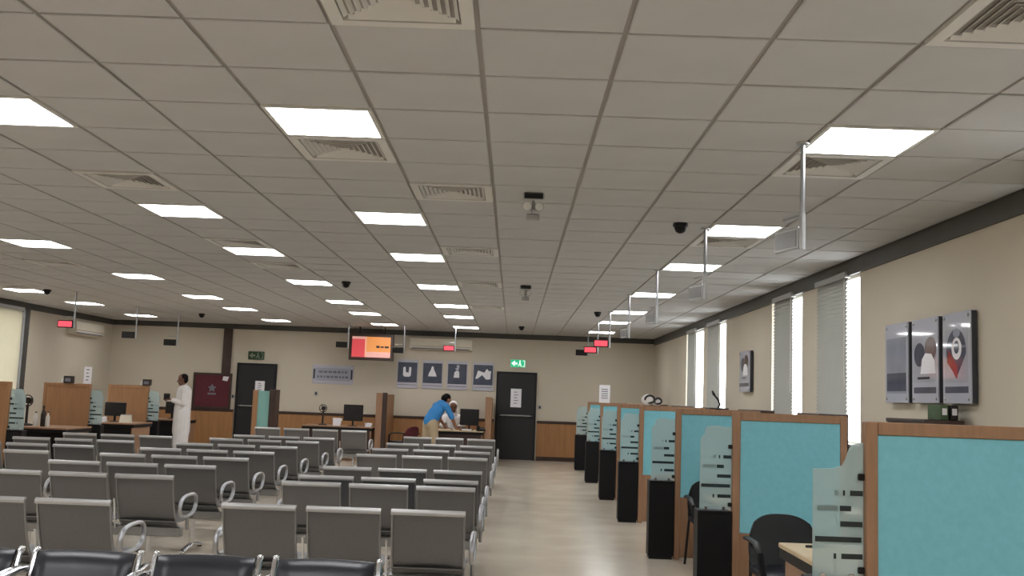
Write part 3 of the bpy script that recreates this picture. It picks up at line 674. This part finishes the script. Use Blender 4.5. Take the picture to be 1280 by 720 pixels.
# ------------------------------------------------------------------ steel waiting benches
PITCH, BW = 0.53, 0.465
def back_profile(v):   # v 0 bottom .. 1 top  -> (y, z)
    return (0.155*(1-v) - 0.03*math.sin(PI*v)*0.6 + 0.05*max(0, 0.15-v)/0.15, 0.375+0.415*v)
def bench_meshes():
    R = {}
    # backrest sheet
    nu, nv = 8, 8; hw = BW/2-0.008; vs = []; fs = []
    for side in (0, 1):
        for j in range(nv+1):
            for k in range(nu+1):
                y, z = back_profile(j/nv); u = k/nu*2-1
                vs.append((u*hw, y+0.014*(1-u*u)*1.0+(0.004 if side else 0), z))
    n1 = (nu+1)*(nv+1)
    for j in range(nv):
        for k in range(nu):
            a = j*(nu+1)+k; fs.append((a, a+1, a+nu+2, a+nu+1)); fs.append((n1+a, n1+a+nu+1, n1+a+nu+2, n1+a+1))
    R['backrest'] = MB().add(vs, fs).mesh('backrest', M_panel)
    # rolled top lip and thin side rims
    m = MB(); y, z = back_profile(1.0)
    n = 10; prof = [(y+0.010, z+0.004), (y+0.004, z+0.014), (y-0.010, z+0.016), (y-0.024, z+0.008), (y-0.029, z-0.006), (y-0.026, z-0.020), (y-0.018, z-0.020), (y-0.016, z-0.006), (y-0.006, z-0.003)]
    m.prism(prof, 'x', -BW/2, BW/2); R['top_lip'] = m.mesh('top_lip', M_lip, angle=60)
    for s, nm in ((-1, 'a'), (1, 'b')):
        m = MB(); pts = [back_profile(j/8) for j in range(9)]
        m.tube([(s*(BW/2-0.006), p[0]-0.004, p[1]) for p in pts], 0.0075, 6); R['side_rim'+nm] = m.mesh('side_rim', M_steel)
    # seat sheet
    prof = [(0.125, 0.43), (0.16, 0.425), (0.30, 0.418), (0.44, 0.43), (0.52, 0.438), (0.555, 0.43), (0.568, 0.405), (0.560, 0.402), (0.55, 0.42), (0.515, 0.430), (0.44, 0.422), (0.30, 0.410), (0.16, 0.417), (0.125, 0.422)]
    R['seat'] = MB().prism(prof, 'x', -BW/2, BW/2).mesh('seat', M_panel, angle=50)
    # bracket joining back, seat and beam
    R['bracket'] = MB().prism([(0.145, 0.36), (0.36, 0.36), (0.36, 0.385), (0.165, 0.40), (0.10, 0.60), (0.075, 0.60), (0.125, 0.42)], 'x', -0.006, 0.006).mesh('bracket', M_chrome, smooth=False)
    # armrest loop
    loop = []
    for k in range(32):
        a = 2*PI*k/32; ca, sa = math.cos(a), math.sin(a)
        loop.append((0, 0.26+0.20*math.copysign(abs(ca)**0.7, ca)+0.02*sa, 0.545+0.085*math.copysign(abs(sa)**0.8, sa)))
    m = MB().tube(loop, 0.013, 12, closed=True, flat=1.3); m.tube([(0, 0.26, 0.47), (0, 0.27, 0.35)], 0.013, 8)
    R['armrest'] = m.mesh('armrest', M_satin)
    m = MB(); m.tube([(0, 0.28, 0.34), (0, 0.28, 0.05)], 0.024, 10)
    m.tube([(0, 0.0, 0.018), (0, 0.1, 0.035), (0, 0.28, 0.055), (0, 0.46, 0.035), (0, 0.56, 0.018)], 0.018, 8, flat=1.4)
    R['leg'] = m.mesh('leg', M_chrome)
    R['foot'] = MB().lathe([(0.022, 0), (0.022, 0.012), (0.014, 0.02)], n=10).mesh('foot', M_blkpl)
    for n in (2, 3, 4): R['beam%d' % n] = MB().box(-(n*PITCH)/2+0.02, n*PITCH/2-0.02, 0.20, 0.28, 0.295, 0.37, 0.006).mesh('beam', M_steel)
    return R
BM = bench_meshes()
def bench(n, xr, y, lab, grp):
    """n seats, right end of the right-hand backrest at xr, back top at y, faces the far wall"""
    xc = xr - (n*PITCH-(PITCH-BW))/2
    e = thing('waiting_bench', lab, 'bench', (xc, y, 0), 0, grp)
    link('beam', BM['beam%d' % n], e)
    for i in range(n):
        x = (i-(n-1)/2)*PITCH
        b = link('backrest', BM['backrest'], e, (x, 0, 0)); link('top_lip', BM['top_lip'], b); link('side_rim', BM['side_rima'], b); link('side_rim', BM['side_rimb'], b)
        link('seat', BM['seat'], e, (x, 0, 0))
    for i in range(n+1):
        x = (i-n/2)*PITCH
        if 0 < i < n: link('bracket', BM['bracket'], e, (x, 0, 0))
    for s in (-1, 1):
        link('armrest', BM['armrest'], e, (s*(n*PITCH/2+0.012), 0, 0))
        l = link('leg', BM['leg'], e, (s*(n*PITCH/2-0.30), 0, 0))
        for yy in (0.02, 0.54): link('foot', BM['foot'], l, (0, yy, 0))
for i, y in enumerate([6.33, 7.95, 8.58, 9.65, 11.7, 13.0, 14.45, 16.7]):
    bench(3, -0.27, y, 'steel three-seat bench in the block beside the aisle, %s row from the viewer' % ORD[i], 'steel benches beside the aisle')
LROW = [6.23, 8.04, 9.17, 10.3, 11.4, 12.6, 14.0, 15.2]
for i, y in enumerate(LROW):
    bench(3, -2.45 if i == 0 else -2.68, y, 'steel three-seat bench in the middle block, %s row from the viewer' % ORD[i], 'steel benches in the middle block')
bench(4, -2.66, 18.4, 'long steel bench of the middle block, standing alone nearest the far desks', 'steel benches in the middle block')
for i, y in enumerate([10.3, 11.4, 12.6, 14.0]):
    bench(3, -4.73, y, 'steel three-seat bench in the block by the left cubicles, %s row from the viewer' % ORD[i], 'steel benches by the left cubicles')

# black padded armchairs in front, facing the viewer
def pad_chair(x, y, lab):
    e = thing('padded_armchair', lab, 'chair', (x, y, 0), PI, 'black padded chairs in the front row')   # local +y is the sitter's front
    m = MB(); nu, nv = 12, 10; vs = []; fs = []; hw = 0.225
    for side in (0, 1):
        for j in range(nv+1):
            v = j/nv
            for k in range(nu+1):
                u = k/nu*2-1; ed = min(1, (1-abs(u))/0.18)*min(1, (1-v)/0.14+0.0)
                ed = math.sqrt(max(0, 1-(1-ed)**2)); th = 0.012+0.030*ed
                yy = -0.20*v-0.02 + 0.02*u*u
                zz = 0.40+0.34*v-0.006*u*u*v
                vs.append((u*hw, yy+(th if side else -th*0.5), zz))
    n1 = (nu+1)*(nv+1)
    for j in range(nv):
        for k in range(nu):
            a = j*(nu+1)+k; fs.append((a, a+1, a+nu+2, a+nu+1)); fs.append((n1+a, n1+a+nu+1, n1+a+nu+2, n1+a+1))
    def edge(a, b): fs.append((a, b, b+n1, a+n1))
    for k in range(nu): edge(k+1, k); edge(nv*(nu+1)+k, nv*(nu+1)+k+1)
    for j in range(nv): edge(j*(nu+1), (j+1)*(nu+1)); edge((j+1)*(nu+1)+nu, j*(nu+1)+nu)
    MB().add(vs, fs).build('backrest', M_blkfab, e, angle=60)
    B(-0.225, 0.225, 0.0, 0.46, 0.39, 0.455, 0.028, 3).build('seat', M_blkfab, e)
    for s in (-1, 1):
        X = s*0.243
        MB().tube([(X, -0.215, 0.735), (X, -0.195, 0.72), (X, -0.15, 0.62), (X, -0.06, 0.46), (X, -0.02, 0.38), (X, -0.05, 0.2), (X, -0.14, 0.012)], 0.014, 8).build('back_post', M_chrome, e)
        MB().tube([(X+s*0.012, -0.17, 0.655), (X+s*0.02, -0.08, 0.66), (X+s*0.02, 0.22, 0.645), (X+s*0.02, 0.33, 0.62), (X+s*0.02, 0.37, 0.55), (X, 0.38, 0.40), (X, 0.42, 0.012)], 0.015, 8).build('armrest', M_chrome, e)
        MB().tube([(X, -0.02, 0.40), (X, 0.38, 0.40)], 0.012, 8).build('seat_rail', M_chrome, e)
        MB().ell((X, -0.215, 0.738), (0.016, 0.016, 0.012)).build('cap', M_chrome, e)
for x, lab in ((-2.52, 'black padded chair with chrome arms mostly outside the left edge'), (-1.96, 'black padded chair with chrome arms, leftmost whole one in the front row'),
               (-1.40, 'black padded chair with chrome arms, middle of the front row'), (-0.84, 'black padded chair with chrome arms, front row end nearest the aisle')):
    pad_chair(x, 4.55, lab)

# ------------------------------------------------------------------ left cubicles
def monitor(x, y, z, w, h, rz, lab):
    e = thing('monitor', lab, 'monitor', (x, y, z), rz, 'computer monitors on the desks')
    MB().lathe([(0.10, 0), (0.10, 0.01), (0.03, 0.016)], n=18).build('base', M_blkpl, e)
    B(-0.02, 0.02, -0.012, 0.012, 0.012, 0.16).build('neck', M_blkpl, e, smooth=False)
    B(-w/2, w/2, -0.03, 0.012, 0.11, 0.11+h, 0.008).build('casing', M_blkpl, e)
    B(-w/2+0.015, w/2-0.015, 0.0115, 0.0135, 0.125, 0.095+h).build('screen', M_vdark, e, smooth=False)
    B(-0.07, 0.07, -0.05, -0.028, 0.18, 0.28, 0.006).build('rear_boss', M_blkpl, e)
LY = [15.05, 17.9, 20.75]
for i, y in enumerate(LY):
    partition_set(i+1, y, -1, -7.57, False, 'honey brown board partition by the left wall, %s from the viewer' % ORD[i])
    pedestal(-7.565, -7.33, y-0.01, 'tall black pedestal under frosted glass, %s from the viewer on the left side' % ORD[i])
for i, (y0, y1) in enumerate(((16.3, 17.3), (19.2, 20.2), (22.1, 23.0))):
    desk(-8.5, -7.25, y0, y1, 'brown topped desk in the left cubicles, %s from the viewer' % ORD[i], top=M_wood)
def desk_fan(x, y, z, lab, s=1.0):
    e = thing('desk_fan', lab, 'fan', (x, y, z)); e.scale = (s, s, s)
    MB().lathe([(0.09, 0), (0.09, 0.015), (0.03, 0.03)], n=16).build('base', M_shoe, e); MB().tube([(0, 0, 0.02), (0, 0, 0.28)], 0.018).build('stem', M_shoe, e)
    MB().lathe([(0.03, 0.05), (0.045, 0.03), (0.045, -0.02)], c=(0, 0.03, 0.33), n=14, axis='y').build('motor', M_shoe, e)
    for k in range(3): MB().tube([(0.075*math.cos(a), -0.02, 0.33+0.075*math.sin(a)) for a in [2*PI*i/20 for i in range(20)]] if k == 0 else [(0.075*math.cos(PI/2*k+0.4), -0.022, 0.33+0.075*math.sin(PI/2*k+0.4)), (-0.075*math.cos(PI/2*k+0.4), -0.022, 0.33-0.075*math.sin(PI/2*k+0.4))], 0.008, 6, closed=(k == 0)).build('guard_ring' if k == 0 else 'blade', M_shoe, e)
def bottle(x, y, z, h, r, mt, lab):
    e = thing('bottle', lab, 'bottle', (x, y, z)); MB().lathe([(r*0.9, 0), (r, 0.01), (r, h*0.6), (r*0.75, h*0.72), (r*0.38, h*0.8), (r*0.36, h*0.93)], n=14).build('body', mt, e)
    MB().lathe([(r*0.42, h*0.92), (r*0.42, h)], n=12).build('cap', M_blkpl, e)
def phone(x, y, z, rz, lab):
    e = thing('desk_phone', lab, 'telephone', (x, y, z), rz)
    MB().prism([(-0.10, 0), (0.10, 0), (0.10, 0.075), (0.06, 0.08), (-0.10, 0.025)], 'x', -0.09, 0.09).build('base', M_blkpl, e, smooth=False)
    B(-0.085, -0.04, -0.10, 0.10, 0.075, 0.115, 0.012, 2).build('handset', M_blkpl, e); B(-0.02, 0.07, -0.06, 0.02, 0.05, 0.062).build('keypad', M_print, e, smooth=False)
def papers(x, y, z, lab, w=0.21, d=0.3, rz=0.2, h=0.02):
    e = thing('paper_stack', lab, 'papers', (x, y, z), rz)
    for k in range(3): link('sheet', B(-w/2, w/2, -d/2, d/2, h*k/3, h*(k+1)/3-0.0005).mesh('sheet', M_paper, False), e, (0.006*k, -0.004*k, 0), 0.06*k)
desk_fan(-8.15, 16.8, 0.75, 'dark desk fan on the nearest left cubicle desk', 1.25)
bottle(-7.90, 16.6, 0.75, 0.24, 0.035, M_white, 'white bottle on the nearest left cubicle desk, left of the dark one')
bottle(-7.80, 16.65, 0.75, 0.34, 0.04, M_shoe, 'tall dark bottle on the nearest left cubicle desk')
bottle(-7.70, 16.6, 0.75, 0.25, 0.035, M_white, 'white bottle on the nearest left cubicle desk, right of the dark one')
monitor(-7.86, 19.8, 0.75, 0.40, 0.27, PI+0.15, 'black monitor on the second left cubicle desk')
papers(-7.95, 19.35, 0.75, 'white papers in front of the monitor on the second left desk', h=0.10, w=0.18)
e = thing('desk_calendar', 'cream tent calendar beside the monitor on the second left desk', 'calendar', (-7.52, 19.5, 0.75))
MB().prism([(-0.06, 0), (0.06, 0), (0.0, 0.15)], 'x', -0.11, 0.11).build('tent', M_cream, e, smooth=False); MB().tube([(-0.1, 0, 0.15), (0.1, 0, 0.15)], 0.008, 6).build('binding', M_alu, e)
bottle(-8.18, 19.4, 0.75, 0.36, 0.045, M_shoe, 'dark tall bottle beside the frosted glass on the second left desk')
monitor(-7.72, 22.7, 0.75, 0.36, 0.27, PI-0.3, 'black monitor on the third left cubicle desk near the man in white')
phone(-7.42, 22.4, 0.75, 0.3, 'dark desk telephone on the third left cubicle desk')
for (x, y, lab) in ((-7.98, 17.9, 'small brown box on the second honey board partition'), (-7.62, 20.75, 'small brown box on the third honey board partition')):
    e = thing('small_box', lab, 'box', (x, y, PT)); B(-0.08, 0.08, -0.05, 0.05, 0, 0.13, 0.006).build('body', M_shoe, e); B(-0.13, -0.085, -0.03, 0.03, 0, 0.09, 0.006).build('side_cup', M_white, e); B(-0.05, 0.05, -0.053, -0.049, 0.03, 0.09).build('sticker', M_print, e, smooth=False)
notice('paper_sign', 'white paper notice standing on the second honey board partition', -7.72, -7.58, PT, 1.78, 17.9, 4)

# ------------------------------------------------------------------ partition by the far left door, far wall desks
e = thing('glass_screen_stand', 'narrow teal glass screen with wooden edges in front of the far left door', 'screen', (-4.97, 20.0, 0))
B(-0.23, -0.13, -0.03, 0.03, 0, 1.47, 0.004).build('post', M_woodL, e); B(0.10, 0.22, -0.03, 0.35, 0, 1.49, 0.004).build('post', M_rail, e)
B(-0.13, 0.10, -0.012, 0.012, 0.62, 1.46).build('teal_pane', mat('teal_glass', srgb(128, 176, 168), 0.3, var=0.06, scale=5), e, smooth=False)
MB().tube([(-0.10, 0, 0.62), (-0.14, 0, 0.0)], 0.014).build('leg', M_alu, e)
def side_partition(x, y0, y1, lab, dark):
    e = thing('side_partition', lab, 'partition', (x, y0, 0)); d = y1-y0
    B(-0.08, 0.06, 0, 0.05, 0, 1.50, 0.004).build('post', M_wood, e)
    B(-0.03, 0.03, 0.05, d, 0.02, 1.47, 0.004).build('panel', M_woodL, e)
    if dark: B(0.06, 0.16, -0.01, 0.06, 0, 1.51, 0.004).build('dark_post', M_rail, e)
side_partition(-2.93, 22.0, 24.4, 'wood partition edge with dark post between the two far desks', True)
side_partition(-0.52, 22.0, 24.4, 'wood partition edge between the far desk and dark door', False)
desk(-4.6, -3.05, 21.9, 22.7, 'far desk with the monitor, left of the wood partition edge', top=M_wood, leg=M_rail)
desk(-1.75, -0.62, 21.9, 22.7, 'far desk where the man in blue leans', top=M_desk, leg=M_rail)
monitor(-3.53, 22.2, 0.75, 0.43, 0.36, PI, 'large black monitor on the far desk left of the partition edge')
monitor(-0.95, 22.2, 0.75, 0.42, 0.36, PI, 'large black monitor on the far desk beside the seated clerk')
desk_fan(-4.22, 22.3, 0.75, 'small brown fan on the far desk left of the large monitor', 1.1)
papers(-3.88, 22.15, 0.75, 'white paper pile left of the large far monitor', h=0.16, w=0.16)
papers(-3.18, 22.1, 0.75, 'white paper pile right of the large far monitor', h=0.08, w=0.12)
papers(-1.02, 21.99, 0.75, 'white papers on the far desk in front of the clerk', h=0.03, w=0.24, d=0.16, rz=0.1)
phone(-0.68, 21.99, 0.75, 0.2, 'dark desk telephone at the right end of the far desk')
visitor_chair(-2.36, 21.95, 1.0, 'dark maroon chair left of the man in blue', M_maroon)

# ------------------------------------------------------------------ people
def blob(parts, voxel, name, material, parent, smooth=4):
    m = MB()
    for p in parts:
        if len(p) == 2: m.ell(p[0], p[1], 14, 10)
        else:
            a, b, r0, r1 = Vector(p[0]), Vector(p[1]), p[2], p[3]; d = b-a; N = 4
            pts = [a+d*(k/N) for k in range(N+1)]; rs = [r0+(r1-r0)*k/N for k in range(N+1)]
            m.tube(pts, r0, 12, rs=rs); m.ell(a, (r0, r0, r0), 12, 8); m.ell(b, (r1, r1, r1), 12, 8)
    me = m.mesh(name+'_raw', material); o = link(name+'_raw', me)
    md = o.modifiers.new('r', 'REMESH'); md.mode = 'VOXEL'; md.voxel_size = voxel
    sm = o.modifiers.new('s', 'SMOOTH'); sm.iterations = smooth; sm.factor = 0.4
    dg = bpy.context.evaluated_depsgraph_get()
    me2 = bpy.data.meshes.new_from_object(o.evaluated_get(dg)); me2.name = name
    bpy.data.objects.remove(o); bpy.data.meshes.remove(me)
    me2.polygons.foreach_set('use_smooth', [True]*len(me2.polygons))
    if not me2.materials: me2.materials.append(material)
    return link(name, me2, parent)
def head_parts(c, fwd, k=1.0):
    c = Vector(c); f = Vector(fwd).normalized(); s = f.cross(Vector((0, 0, 1))).normalized(); u = s.cross(f)
    P = lambda a, b, d: tuple(c+s*a*k+f*b*k+u*d*k)
    ps = [(P(0, -0.01, 0.03), (0.082*k,)*3), (P(0, 0.012, 0.05), (0.078*k,)*3), (P(0, 0.035, -0.045), (0.058*k,)*3), (P(0, 0.05, -0.085), (0.03*k,)*3),
          (P(0, 0.088, 0.012), P(0, 0.104, -0.02), 0.010*k, 0.016*k), (P(-0.028, 0.085, -0.055), P(0.028, 0.085, -0.055), 0.009*k, 0.009*k),
          (P(-0.045, 0.07, 0.045), P(0.045, 0.07, 0.045), 0.014*k, 0.014*k)]
    for q in (-1, 1): ps.append((P(q*0.085, -0.005, 0.02), P(q*0.088, -0.012, -0.02), 0.016*k, 0.012*k))
    eyes = [P(q*0.032, 0.080, 0.02) for q in (-1, 1)]
    return ps, eyes, P
def hand_parts(w, d, side, curl=0.4):
    """palm from the wrist along d, four fingers of unequal length that bend, thumb off the side"""
    w = Vector(w); d = Vector(d).normalized(); dn = Vector((0, 0, -1)); s = d.cross(Vector((0, 0, 1)))
    s = (s.normalized() if s.length > 0.1 else Vector((0, 1, 0)))*side; n = s.cross(d)*side
    ps = []
    for q in (-0.028, -0.009, 0.010, 0.029): ps.append((tuple(w+s*q*0.7), tuple(w+d*0.085+s*q), 0.015, 0.012))
    for q, L in zip((-0.031, -0.010, 0.011, 0.031), (0.062, 0.078, 0.084, 0.074)):
        a = w+d*0.085+s*q; b = a+(d*math.cos(curl*0.6)-n*math.sin(curl*0.6))*L*0.55; c2 = b+(d*math.cos(curl*1.6)-n*math.sin(curl*1.6))*L*0.5
        ps += [(tuple(a), tuple(b), 0.0098, 0.0090), (tuple(b), tuple(c2), 0.0090, 0.0078)]
    a = w+d*0.025+s*0.025; b = a+(d*0.6+s*0.8)*0.045; c2 = b+(d*0.9+s*0.3)*0.035
    ps += [(tuple(a), tuple(b), 0.012, 0.0105), (tuple(b), tuple(c2), 0.0105, 0.0088)]
    return ps
def eyes_obj(eyes, e):
    for p in eyes: MB().ell(p, (0.011, 0.011, 0.008), 10, 6).build('eye', M_hair, e)

# man in white robe: stands, faces the left wall, hands together in front
e = thing('person', 'man in an ankle-length white robe standing near the maroon board, holding something dark', 'person', (-6.93, 21.0, 0), PI/2+0.35)
hp, ey, P = head_parts((0, 0.035, 1.615), (0, 1, -0.12))
parts = hp + [((0, 0.0, 1.46), (0, 0.025, 1.56), 0.055, 0.052), ((0, -0.01, 1.36), (0, 0.0, 1.05), 0.13, 0.14), ((-0.17, -0.01, 1.40), (0.17, -0.01, 1.40), 0.06, 0.06), ((0, 0, 1.05), (0, 0, 0.92), 0.15, 0.14)]
for s in (-1, 1):
    parts += [((s*0.19, -0.01, 1.40), (s*0.225, 0.0, 1.13), 0.05, 0.042), ((s*0.225, 0.0, 1.13), (s*0.10, 0.22, 1.20), 0.042, 0.030),
              ((s*0.09, 0.0, 0.92), (s*0.095, 0.02, 0.50), 0.085, 0.06), ((s*0.095, 0.02, 0.50), (s*0.10, -0.01, 0.09), 0.055, 0.04), ((s*0.10, -0.03, 0.05), (s*0.11, 0.14, 0.035), 0.045, 0.035)]
    parts += hand_parts((s*0.10, 0.22, 1.20), (-s*0.45, 0.8, 0.15), s, 0.7)
body = blob(parts, 0.0075, 'body', M_skin, e, 2); eyes_obj(ey, e)
rb = [((0, -0.01, 1.37), (0, 0.0, 1.05), 0.155, 0.165), ((-0.17, -0.01, 1.40), (0.17, -0.01, 1.40), 0.075, 0.075), ((0, 0, 1.48), (0, -0.01, 1.40), 0.068, 0.11), ((0, 0, 1.05), (0, 0, 0.55), 0.17, 0.18)]
for s in (-1, 1):
    rb += [((s*0.19, -0.01, 1.40), (s*0.23, 0.0, 1.13), 0.068, 0.062), ((s*0.23, 0.0, 1.13), (s*0.115, 0.20, 1.19), 0.062, 0.05), ((s*0.05, 0, 0.95), (s*0.085, 0.0, 0.12), 0.16, 0.155)]
blob(rb, 0.012, 'robe', M_robe, e, 6)
blob([(P(0, -0.03, 0.055), (0.090, 0.090, 0.082)), (P(0, -0.055, 0.0), (0.082, 0.06, 0.07))], 0.008, 'hair', M_hair, e, 3)
ph = thing('handheld_case', 'dark small case held by the man in the white robe', 'case', (-7.235, 20.885, 1.19), 0.2)
B(-0.06, 0.06, -0.05, 0.05, 0.0, 0.14, 0.01).build('case_body', M_shoe, ph); B(-0.045, 0.045, -0.053, -0.048, 0.03, 0.11, 0.002).build('flap', M_blkpl, ph)

# man in blue: bends over the far desk, seen from behind and the side
e = thing('person', 'man in blue shirt and khaki shorts bending over the far desk', 'person', (-1.74, 21.35, 0), -PI/2+0.75)
hp, ey, P = head_parts((0.0, 0.40, 1.40), (0, 0.75, -0.65))
hip = Vector((0, 0, 0.92)); sh = Vector((0, 0.27, 1.27))
parts = hp + [(tuple(sh), (0, 0.35, 1.34), 0.058, 0.052), (tuple(hip), (0, 0.10, 1.10), 0.13, 0.125), ((0, 0.10, 1.10), tuple(sh), 0.125, 0.115), ((-0.17, 0.26, 1.27), (0.17, 0.26, 1.27), 0.06, 0.06)]
for s in (-1, 1):
    el = (s*0.24, 0.40, 1.02); wr = (s*0.17, 0.58, 0.80)
    parts += [((s*0.19, 0.27, 1.26), el, 0.052, 0.042), (el, wr, 0.042, 0.03), ((s*0.09, 0, 0.90), (s*0.11, 0.05 if s > 0 else -0.02, 0.49), 0.09, 0.062),
              ((s*0.11, 0.05 if s > 0 else -0.02, 0.49), (s*0.12, 0.0 if s > 0 else -0.08, 0.08), 0.058, 0.04), ((s*0.12, (0.0 if s > 0 else -0.08)-0.03, 0.04), (s*0.13, 0.14 if s > 0 else 0.06, 0.03), 0.04, 0.032)]
    parts += hand_parts(wr, (-s*0.2, 0.95, -0.12), s, 0.25)
blob(parts, 0.0075, 'body', M_skinlt, e, 2); eyes_obj(ey, e)
cl = [(tuple(hip+Vector((0, 0, 0.02))), (0, 0.10, 1.10), 0.155, 0.15), ((0, 0.10, 1.10), tuple(sh), 0.15, 0.135), ((-0.17, 0.26, 1.27), (0.17, 0.26, 1.27), 0.078, 0.078), (tuple(sh), (0, 0.315, 1.31), 0.09, 0.068)]
for s in (-1, 1): cl += [((s*0.19, 0.27, 1.26), (s*0.235, 0.385, 1.045), 0.07, 0.062)]
blob(cl, 0.012, 'shirt', M_blue, e, 5)
tr = [((-0.07, 0, 0.88), (0.07, 0, 0.88), 0.135, 0.135)]
for s in (-1, 1): tr += [((s*0.09, 0, 0.88), (s*0.11, 0.045 if s > 0 else -0.02, 0.48), 0.115, 0.088)]
blob(tr, 0.012, 'shorts', M_khaki, e, 5)
blob([(P(0, -0.03, 0.055), (0.092, 0.092, 0.085)), (P(0, -0.055, 0.0), (0.085, 0.075, 0.085))], 0.008, 'hair', M_hair, e, 3)
for s in (-1, 1): MB().ell((s*0.125, (0.055 if s > 0 else -0.02), 0.035), (0.055, 0.135, 0.04)).build('shoe', M_shoe, e)

# seated clerk in white behind the far desk
def office_chair(x, y, rz, lab):
    e = thing('office_chair', lab, 'chair', (x, y, 0), rz)
    B(-0.24, 0.24, -0.22, 0.24, 0.40, 0.47, 0.025, 3).build('seat', M_blkfab, e); B(-0.22, 0.22, -0.30, -0.24, 0.52, 0.98, 0.025, 3).build('backrest', M_blkfab, e)
    MB().tube([(0, 0, 0.40), (0, 0, 0.08)], 0.03).build('column', M_chrome, e); MB().tube([(0, -0.20, 0.42), (0, -0.29, 0.45), (0, -0.285, 0.6)], 0.018).build('back_bar', M_blkpl, e)
    for k in range(5):
        a = 2*PI*k/5+0.3; l = MB().tube([(0, 0, 0.10), (0.26*math.cos(a), 0.26*math.sin(a), 0.07)], 0.018).build('base_arm', M_blkpl, e)
        MB().lathe([(0.027, -0.012), (0.027, 0.012)], c=(0.26*math.cos(a), 0.26*math.sin(a), 0.027), n=10, axis='x').build('castor', M_blkpl, l)
office_chair(-1.36, 23.15, PI, 'black office chair under the seated clerk in white')
e = thing('person', 'seated clerk in white clothing and head cloth behind the far desk', 'person', (-1.36, 23.1, 0), PI)
hp, ey, P = head_parts((0, 0.17, 1.24), (0, 1, -0.35))
parts = hp + [((0, 0.08, 1.07), (0, 0.14, 1.17), 0.055, 0.05), ((0, 0.0, 0.60), (0, 0.06, 0.98), 0.14, 0.13), ((-0.17, 0.06, 1.0), (0.17, 0.06, 1.0), 0.06, 0.06)]
for s in (-1, 1):
    el = (s*0.25, 0.18, 0.80); wr = (s*0.16, 0.42, 0.80)
    parts += [((s*0.19, 0.06, 1.0), el, 0.05, 0.042), (el, wr, 0.042, 0.03), ((s*0.10, 0.0, 0.555), (s*0.12, 0.40, 0.55), 0.085, 0.062), ((s*0.12, 0.40, 0.55), (s*0.12, 0.38, 0.09), 0.058, 0.04), ((s*0.12, 0.36, 0.05), (s*0.125, 0.53, 0.035), 0.042, 0.033)]
    parts += hand_parts(wr, (-s*0.3, 0.9, 0.0), s, 0.3)
blob(parts, 0.0075, 'body', M_skin, e, 2); eyes_obj(ey, e)
rb = [((0, 0.0, 0.62), (0, 0.06, 0.98), 0.165, 0.155), ((-0.17, 0.06, 1.0), (0.17, 0.06, 1.0), 0.078, 0.078), ((0, 0.07, 1.03), (0, 0.10, 1.10), 0.09, 0.068)]
for s in (-1, 1): rb += [((s*0.19, 0.06, 1.0), (s*0.25, 0.18, 0.81), 0.07, 0.06), ((s*0.25, 0.18, 0.81), (s*0.175, 0.38, 0.81), 0.06, 0.05), ((s*0.10, 0.0, 0.575), (s*0.12, 0.40, 0.565), 0.105, 0.09), ((s*0.12, 0.40, 0.56), (s*0.12, 0.38, 0.14), 0.09, 0.085)]
blob(rb, 0.012, 'robe', M_robe, e, 5)
blob([(P(0, -0.025, 0.055), (0.095, 0.095, 0.085)), (P(0, -0.085, -0.04), (0.09, 0.05, 0.10)), (P(-0.085, -0.02, -0.05), (0.025, 0.06, 0.09)), (P(0.085, -0.02, -0.05), (0.025, 0.06, 0.09))], 0.008, 'head_cloth', M_robe, e, 4)
